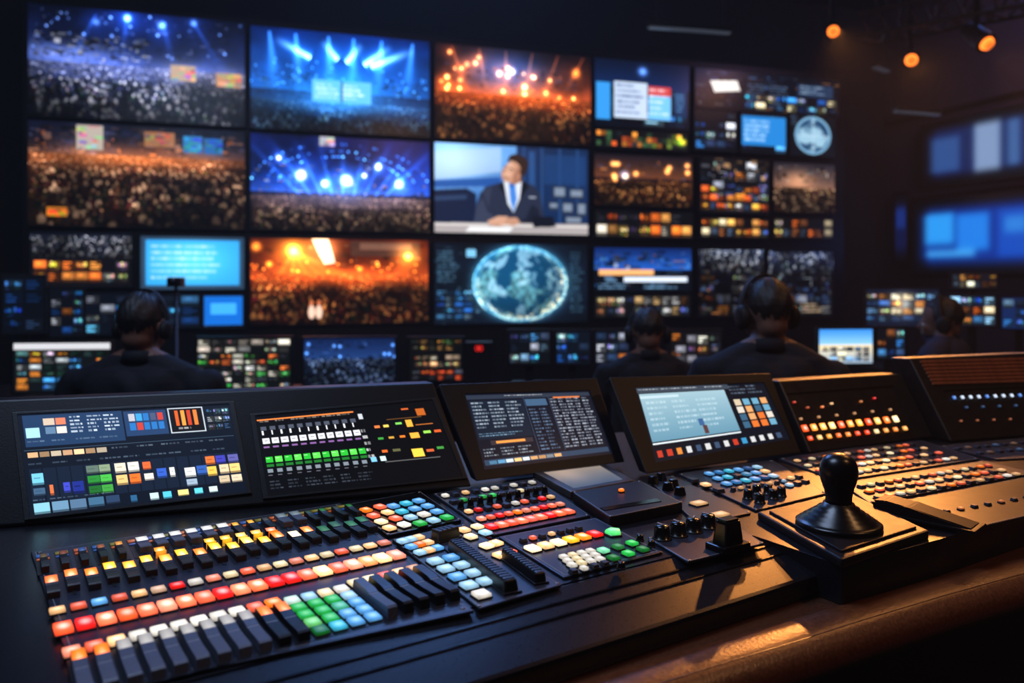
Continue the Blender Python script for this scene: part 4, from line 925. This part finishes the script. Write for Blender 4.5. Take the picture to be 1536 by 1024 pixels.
# ================================================================== UPRIGHT CONSOLE SCREENS
def cscreen(name,label,cat,basepx,al,be,Qp,Sp,cv,strength=1.1,wedge=True,th=.03,bez=None,rec=.004,extra=None):
    p=flat(KZ+.004).at(*basepx); S=slope(p,al,be)
    Q=[S.at(*x) for x in Qp]; Sc=[S.at(*x) for x in Sp] if Sp else None
    zb=KZ+.002
    for i in (2,3):
        if Q[i].z<zb+.002:
            j=1 if i==2 else 0; t=(Q[i].z-zb-.002)/(Q[i].z-Q[j].z); Q[i]=Q[i].lerp(Q[j],t)
    bkd=V((-math.sin(rad(al)),math.cos(rad(al)),0))
    if wedge:
        Bt=[Q[0]+bkd*.07-V((0,0,.004)),Q[1]+bkd*.07-V((0,0,.004))]
        B=[Bt[0],Bt[1],V((Bt[1].x,Bt[1].y,zb)),V((Bt[0].x,Bt[0].y,zb))]
    else:
        B=[x-S.n*th for x in Q]
        for i in (2,3): B[i]=Q[i]+bkd*th; B[i].z=max(B[i].z,zb)
    base=(Q[2]+Q[3])/2; root=thing(name,label,cat,V((base.x,base.y,zb)),'console displays')
    if Sc: me,o=housing(Q,Sc,B,S.n,rec,[bez or HOUS],.004)
    else: me,o=solid(Q,B,[bez or HOUS],.004)
    mk('housing',me,o,root)
    if cv is not None: me,o=screenmesh(cv,[x-S.n*(rec-.001) for x in Sc],strength); mk('screen',me,o,root)
    for (sp,cv2,st2) in (extra or []):
        s2=[S.at(*x) for x in sp]; c2=sum(s2,V())/4
        q2=[x+S.n*.004+(x-c2).normalized()*.010 for x in s2]; s3=[x+S.n*.004 for x in s2]
        me,o=housing(q2,s3,[x+(x-c2).normalized()*.010 for x in s2],S.n,.003,[BLK],.001); mk('screen_bezel',me,o,root)
        me,o=screenmesh(cv2,[x+S.n*.0018 for x in s2],st2); mk('screen',me,o,root)
    if not wedge:
        mid=(Q[0]+Q[1]+Q[2]+Q[3])/4+bkd*.075; M=Matrix.Translation((mid.x,mid.y,zb))@Matrix.Rotation(rad(al),4,'Z')
        mk('stand',box(.10,.04,max(.03,mid.z-zb-.01),.004,BLK,.8,.6),M,root)
    return root,S,rec
c=Cv(380,200,(10,17,30)); c.rect(.02,.02,.47,.34,(30,54,88)); c.rect(.48,.03,.68,.30,(34,58,96)); c.rect(.69,.02,.86,.30,(190,200,210)); c.rect(.695,.03,.855,.29,(14,12,14))
for i,x in enumerate((.72,.75,.78,.81)): c.rect(x,.05,x+.018,.22,[(220,90,30),(240,150,60),(190,60,30),(230,120,50)][i])
c.text(.73,.24,.83,.28,1,(230,230,230),3); c.rect(.11,.06,.16,.13,(200,180,160)); c.rect(.165,.06,.21,.13,(210,120,90)); c.rect(.03,.15,.09,.25,(160,210,230)); c.rect(.115,.15,.16,.22,(90,120,150)); c.rect(.165,.15,.21,.22,(220,210,200))
c.text(.23,.05,.46,.24,5,(215,228,240),4,.9,3); c.text(.03,.28,.46,.31,1,(120,140,160),9,.6,4)
for i in range(5):
    for j in range(2): c.rect(.50+i*.034,.06+j*.1,.528+i*.034,.14+j*.1,random.choice([(40,110,180),(60,150,210),(190,60,50),(180,180,190),(70,80,110)]))
c.mosaic(.87,.04,.99,.3,3,3,[(110,150,180),(190,200,210),(50,80,120)],.95,5)
c.rect(.01,.37,.99,.375,(60,80,100)); c.mosaic(.02,.39,.38,.45,7,1,[(240,190,140),(220,170,130),(240,220,190)],1,6,lines=False)
c.text(.4,.4,.98,.43,1,(130,145,160),7,.6,5); c.text(.02,.5,.98,.53,1,(110,130,150),8,.6,9)
for i in range(16): c.rect(.02+i*.061,.555,.075+i*.061,.87,(17,28,46))
G=[(.03,.60,.05,.11,(110,190,220)),(.10,.72,.015,.1,(220,110,60)),(.03,.74,.05,.07,(60,90,120)),(.16,.71,.03,.1,(60,70,190)),(.20,.71,.05,.12,(30,44,130)),
(.27,.57,.055,.08,(90,110,100)),(.33,.57,.05,.08,(130,150,120)),(.27,.67,.055,.08,(40,130,50)),(.33,.67,.05,.08,(70,180,70)),(.27,.77,.055,.08,(30,100,40)),(.33,.77,.05,.08,(60,150,60)),
(.40,.57,.05,.1,(225,215,190)),(.46,.57,.05,.1,(240,235,220)),(.40,.69,.05,.1,(230,190,120)),(.46,.69,.05,.1,(240,110,40)),(.53,.58,.035,.08,(230,100,50)),(.53,.70,.04,.07,(230,220,210)),
(.59,.66,.045,.1,(50,90,190)),(.65,.66,.025,.1,(225,225,220)),(.72,.68,.05,.1,(230,235,235)),(.78,.67,.05,.1,(50,90,170)),(.83,.58,.045,.09,(220,110,50)),(.88,.58,.045,.09,(60,60,170)),(.94,.58,.05,.09,(90,90,160)),
(.83,.69,.045,.1,(240,190,80)),(.89,.68,.045,.1,(230,200,160)),(.94,.68,.05,.1,(240,200,120)),(.88,.8,.05,.08,(200,180,150)),(.94,.8,.05,.08,(220,200,170)),(.72,.8,.05,.07,(150,170,190)),
(.02,.88,.07,.10,(130,190,210)),(.10,.88,.07,.10,(100,140,170)),(.18,.88,.07,.10,(80,110,140)),(.26,.88,.07,.09,(60,100,130)),(.34,.88,.06,.08,(40,60,90)),(.45,.9,.03,.07,(40,90,130)),(.54,.9,.04,.07,(190,220,225)),(.60,.9,.04,.07,(80,190,220)),(.67,.9,.05,.06,(230,210,130)),(.75,.9,.04,.06,(90,200,220)),(.82,.9,.04,.06,(200,230,230))]
for g in G: c.rect(g[0],g[1],g[0]+g[2],g[1]+g[3],g[4]); c.rect(g[0],g[1]+g[3]*.8,g[0]+g[2],g[1]+g[3],[v*.6 for v in g[4]])
for g in G[:30]: c.rect(g[0]+.008,g[1]+g[3]*.35,g[0]+g[2]*.7,g[1]+g[3]*.45,[v*.6 for v in g[4]],.7)
c.text(.02,.845,.4,.865,1,(120,140,160),12,.6,5)
cA=c
c=Cv(340,190,(5,6,9)); c.rect(.01,.06,.53,.075,(240,130,60)); c.text(.02,.08,.52,.11,1,(200,180,160),3,.7,6)
for i in range(11):
    x=.02+i*.048; c.rect(x,.155,x+.03,.20,(70,76,90)); c.rect(x+.005,.205,x+.012,.26,(230,230,235)); c.rect(x,.30,x+.036,.37,(225,225,235)); c.rect(x+.008,.325,x+.028,.335,(120,120,130)); c.rect(x,.40,x+.03,.42,(130,90,150))
    c.rect(x,.53,x+.036,.60,[(40,180,50),(90,230,80)][i%2]); c.rect(x+.004,.545,x+.02,.555,(190,255,190)); c.rect(x,.62,x+.036,.65,(30,110,40)); c.rect(x,.68,x+.026,.72,(120,130,140)); c.rect(x,.75,x+.02,.76,(90,90,100))
c.rect(.55,.10,.575,.17,(190,195,200)); c.text(.54,.3,.58,.7,5,(230,230,230),4); c.text(.02,.82,.55,.94,3,(90,100,115),14,.6,6)
for x,y,w,h,col in ((.62,.27,.03,.03,(230,120,60)),(.67,.27,.03,.03,(240,200,90)),(.74,.25,.035,.03,(120,200,90)),(.80,.23,.035,.09,(240,170,60)),(.8,.08,.04,.02,(200,90,40)),(.88,.10,.05,.09,(180,90,30)),(.62,.42,.03,.03,(60,150,60)),(.68,.42,.03,.03,(200,150,60)),(.74,.42,.03,.03,(240,120,40)),(.8,.40,.05,.07,(255,170,60)),(.88,.39,.04,.03,(150,220,80)),(.94,.39,.04,.03,(220,90,40)),(.62,.58,.03,.03,(230,100,40)),(.68,.58,.04,.03,(90,90,60)),(.78,.60,.06,.10,(255,200,70)),(.86,.62,.04,.03,(200,90,50)),(.92,.60,.04,.03,(60,140,60)),(.6,.65,.03,.06,(200,230,240)),(.55,.65,.03,.06,(120,190,240)),(.85,.3,.1,.012,(180,100,40)),(.7,.2,.2,.01,(90,60,30)),(.62,.72,.3,.01,(90,90,90))):
    c.rect(x,y,x+w,y+h,col)
cscreen('control_display','long hooded console housing with two wide colourful displays','display screen',(300,766),17,55,((-60,602),(650,574),(708,730),(-40,822)),None,None,1,True,extra=[(((26,622),(344,606),(370,738),(46,776)),cA,1.6),(((382,624),(648,600),(694,716),(402,745)),c,1.6)])
c=Cv(320,190,(10,16,30)); c.rect(.01,.02,.99,.08,(40,50,66)); c.text(.3,.03,.8,.06,1,(220,220,220),3); c.rect(.02,.1,.43,.62,(16,28,44)); c.text(.03,.12,.42,.5,8,(190,205,220),5,.8,3); c.text(.03,.54,.42,.6,2,(130,170,200),6)
c.rect(.45,.1,.62,.2,(60,90,120)); c.text(.46,.24,.62,.85,13,(120,150,185),7,.7,2); c.text(.65,.1,.98,.85,17,(200,210,225),8,.75,5)
c.rect(.68,.08,.9,.1,(220,120,60)); c.rect(.1,.64,.42,.70,(50,44,50)); c.rect(.14,.655,.36,.685,(240,150,70)); c.text(.03,.74,.42,.86,3,(180,190,200),9,.8,3); c.rect(.02,.88,.98,.95,(40,60,84)); c.mosaic(.05,.89,.6,.94,9,1,[(230,170,110),(190,200,210),(90,150,190)],.8,5,lines=False)
c.rect(.64,.08,.642,.86,(60,80,110)); c.rect(.44,.08,.442,.86,(60,80,110))
cscreen('control_monitor','angled black monitor showing dense data tables','monitor',(708,727),24.5,50,((657,576),(895,566),(938,693),(714,722)),((697,590),(884,585),(920,680),(727,704)),c,1.45,False)
c=Cv(320,190,(10,16,28)); c.rect(.01,.0,.7,.08,(60,70,84)); c.text(.02,.02,.68,.06,1,(210,215,220),2,.8,4); c.rect(.02,.09,.66,.74,(150,190,205)); c.grad(.09,.74,(165,198,210),(104,152,176),.02,.66)
c.rect(.02,.12,.3,.16,(200,225,235)); c.text(.05,.2,.6,.66,6,(205,228,238),5,.6,3); c.rect(.38,.5,.42,.6,(60,100,150)); c.rect(.40,.6,.43,.72,(90,60,60)); c.rect(.02,.76,.66,.78,(230,240,245))
c.text(.70,.03,.98,.2,3,(130,150,170),7,.7,2)
for j in range(4):
    for i in range(4): c.rect(.70+i*.07,.26+j*.12,.75+i*.07,.36+j*.12,random.choice([(230,220,205),(240,170,110),(240,120,50),(110,170,200),(220,200,170),(60,100,130)]))
for i in range(14): c.rect(.03+i*.068,.86,.065+i*.068,.94,random.choice([(60,150,200),(230,140,60),(220,220,220),(60,80,110),(200,60,40),(240,200,120)]))
cscreen('control_monitor','angled black touch monitor with pale blue map window','monitor',(970,713),25,50,((914,565),(1156,559),(1202,679),(970,711)),((953,581),(1146,573),(1186,658),(984,693)),c,1.2,False)
root,S,rec=cscreen('key_hood','dark sloped hood with a glowing orange key row','control panel',(1212,680),24,55,((1168,571),(1352,560),(1400,655),(1216,681)),((1180,590),(1340,578),(1372,650),(1214,668)),None,1,True,bez=BRONZ,rec=.003)
S5=S.off(-.003)
def skey(S,root,p,w,d,col,st): mk('button',keymesh(w,d,lit(col,st),.006),S.frame(S.at(*p)),root)
oc5=[(255,90,40),(255,150,60),(255,170,80),(255,200,120),(255,90,40),(255,150,60),(255,170,60),(255,80,30),(255,180,90),(255,120,40),(255,220,160)]
for i in range(11):
    t=i/10; skey(S5,root,(1206+t*136,643-t*14),.0165,.017,oc5[i],3.0); skey(S5,root,(1214+t*142,658-t*15),.014,.011,oc5[(i*3)%11],1.6)
    if i%2==0: skey(S5,root,(1200+t*134,629-t*14),.009,.006,(220,160,110),.9)
for p,cl in (((1232,611),(255,140,70)),((1190,604),(200,60,40)),((1290,603),(200,120,60)),((1246,606),WRM),((1210,612),(180,80,40)),((1310,598),RED)): skey(S5,root,p,.010,.005,cl,1.2)
root,S,rec=cscreen('louvred_hood','reddish bronze louvred hood with white and blue indicator dots','control panel',(1430,662),18,55,((1364,537),(1600,527),(1660,650),(1428,664)),((1415,585),(1600,577),(1640,640),(1438,648)),None,1,True,bez=BRONZ,rec=.003)
for i in range(7):
    y=543+i*5.4; a=S.at(1380+i*3,y); b=S.at(1596+i*2,y-6); d=(b-a).normalized(); u=S.n.cross(d)
    q=[a-u*.0034,b-u*.0034,b+u*.0034,a+u*.0034]
    me,o=solid([x+S.n*.0035 for x in (q[0],q[1])]+[x+S.n*.006 for x in (q[2],q[3])],[x+S.n*.0 for x in q],[SLAT]); mk('louvre',me,o,root)
S6=S.off(-.003)
for i in range(14):
    t=i/13; skey(S6,root,(1430+t*160,597-t*6),.009,.009,(210,225,245) if i%4 else (90,140,220),1.4)
    if i%2: skey(S6,root,(1436+t*160,612-t*6),.010,.006,(60,90,130),.8)
    else: skey(S6,root,(1440+t*160,632-t*6),.008,.005,(190,110,70),.7)
# ================================================================== CEILING FITTINGS
BULB=lit((255,130,50),4.2)
def spotlight(x,y,d,en,aim,label,sz=.034,ang=75):
    p=V(((x-768)/1200*d,d,1.32+(420-y)/1200*d)); root=thing('ceiling_spotlight',label,'spotlight',V((p.x,p.y,CZ)),'ceiling spotlights')
    dr=(V(aim)-p).normalized(); R=Matrix.Translation(p)@dr.to_track_quat('-Z','Y').to_matrix().to_4x4()
    mk('lamp_can',lathe([(sz*1.3,-.0),(sz*1.9,.0),(sz*1.9,.02),(sz*1.75,.19),(sz*1.1,.24),(0,.24)],28,[BLK]),R@Matrix.Translation((0,0,.002)),root)
    mk('lamp_glass',lathe([(sz*1.3,-.002),(sz*1.1,-.022),(sz*.6,-.038),(0,-.044)],28,[BULB]),R,root)
    top=p-dr*.12
    hgt=CZ-top.z; mk('drop_tube',lathe([(.06,hgt),(.06,hgt-.02),(.022,hgt-.02),(.022,0)],14,[BLK]),V((top.x,top.y,top.z)),root)
    L=bpy.data.lights.new('spot','SPOT'); L.energy=en; L.color=(1,.36,.08); L.spot_size=rad(ang); L.spot_blend=.8; L.shadow_soft_size=.07
    lo=bpy.data.objects.new('lamp_beam',L); link(lo); lo.parent=root; Lm=Matrix.Translation(p+dr*.06)@dr.to_track_quat('-Z','Y').to_matrix().to_4x4(); lo.matrix_basis=WM[root.name].inverted()@Lm
spotlight(1250,47,6.4,620,(.75,.85,.85),'black ceiling spotlight glowing warm amber over the console',ang=15)
spotlight(1367,90,6.0,200,(1.1,1.1,.9),'black ceiling spotlight glowing warm amber on a drop tube',ang=30)
spotlight(1480,65,5.6,120,(3.9,3.4,.9),'black ceiling spotlight glowing warm amber near the truss',.038,70)
def striplight(x0,x1,y,d,st,label):
    a=V(((x0-768)/1200*d,d,1.32+(420-y)/1200*d)); b=V(((x1-768)/1200*d,d+.15,a.z)); mid=(a+b)/2; L=(b-a).length
    root=thing('strip_light',label,'strip light',V((mid.x,mid.y,CZ)),'ceiling strip lights'); an=math.atan2(b.y-a.y,b.x-a.x)
    M=Matrix.Translation(mid)@Matrix.Rotation(an,4,'Z')
    mk('fixture_body',box(L,.06,.04,.004,BLK),M,root); mk('diffuser',box(L*.97,.05,.012,.003,lit((170,185,210),st)),M@Matrix.Translation((0,0,-.0115)),root)
    for s in (-1,1): mk('hanger_rod',lathe([(.004,0),(.004,CZ-mid.z-.038)],8,[BLK]),M@Matrix.Translation((s*L*.4,0,.038)),root)
striplight(972,1104,40,6.2,.24,'slim dim white strip light hanging from the ceiling')
striplight(1342,1424,166,6.6,.22,'slim dim strip light near the side wall')
striplight(1312,1344,100,6.6,.16,'short dim strip light near the spotlights')
tr=thing('lighting_truss','black metal lighting truss hanging under the ceiling','truss',V((3.1,5.9,3.9)))
a0=V((2.75,6.3,3.20)); b0=V((4.2,5.0,3.20)); d=(b0-a0).normalized(); s=d.cross(V((0,0,1)))*.13
bm=bmesh.new()
ch=[a0+s,a0-s,a0+V((0,0,.22))]; L=(b0-a0).length
for cpt in ch: cap(bm,cpt,cpt+d*L,.018,.018,8)
n=9
for i in range(n):
    t0=L*i/n; t1=L*(i+.5)/n; t2=L*(i+1)/n
    for x,y in ((0,1),(1,2),(2,0)): cap(bm,ch[x]+d*t0,ch[y]+d*t1,.009,.009,6); cap(bm,ch[y]+d*t1,ch[x]+d*t2,.009,.009,6)
for v in bm.verts: v.co-=V((3.1,5.9,3.9))
mk('truss_frame',finish(bm,'truss',False,[mat('truss_metal',(84,62,48),.45,.5)]),V((3.1,5.9,3.9)),tr)
for t in (.15,.85):
    p=a0+d*L*t+V((0,0,.2)); mk('hanger_cable',lathe([(.006,0),(.006,CZ-p.z)],8,[BLK]),p,tr)
# ================================================================== LIGHTS
def area(name,loc,aim,size,en,col):
    L=bpy.data.lights.new(name,'AREA'); L.energy=en; L.color=col; L.size=size
    o=bpy.data.objects.new(name,L); link(o); d=(V(aim)-V(loc)).normalized(); o.matrix_basis=Matrix.Translation(loc)@d.to_track_quat('-Z','Y').to_matrix().to_4x4()
    return o
area('console_cool_fill',(-1.2,1.2,4.1),(-.5,1.1,.9),1.4,66,(.50,.66,1))  # added cool fill without a fixture, lifts the console detail
area('blue_rim_fill',(-.4,5.2,4.1),(-.1,2.0,.9),1.6,95,(.18,.38,1))  # added blue fill, no stage here: rims the operators, cool sheen on deck
area('console_rim_light',(2.9,3.6,3.8),(.6,1.6,.9),.5,16,(1,.42,.12))  # unseen warm lamp added to catch the housings' top edges
area('hood_warm_light',(2.2,.6,3.6),(1.35,2.1,1.05),.3,14,(1,.5,.2))  # unseen warm lamp aimed at the hood, no fixture modelled
area('side_wall_blue_fill',(4.0,6.2,4.1),(5.0,7.6,1.6),.8,12,(.10,.26,1))  # added blue fill that tints the side wall, not a wall fitting
area('side_wall_warm_fill',(4.2,5.9,3.9),(4.8,7.0,2.5),.4,12,(1,.38,.10))  # added orange fill for the glow on the side wall, no fitting there
# the room air carries a trace of theatrical haze
w=bpy.data.worlds.new('World'); scene.world=w; w.use_nodes=True; nt=w.node_tree
nt.nodes['Background'].inputs[0].default_value=(.01,.016,.04,1); nt.nodes['Background'].inputs[1].default_value=.5
vs=nt.nodes.new('ShaderNodeVolumeScatter'); vs.inputs['Density'].default_value=.005; vs.inputs['Anisotropy'].default_value=.2
nt.links.new(vs.outputs[0],nt.nodes['World Output'].inputs['Volume'])
# ================================================================== CAMERA
cam=bpy.data.cameras.new('camera'); co=bpy.data.objects.new('camera',cam); link(co)
cam.sensor_width=36; cam.lens=FPX/1536*36; cam.shift_y=-92/1536; cam.clip_start=.02
co.location=EYE; co.rotation_euler=(rad(90),0,0)
cam.dof.use_dof=True; cam.dof.focus_distance=1.35; cam.dof.aperture_fstop=2.8
scene.camera=co
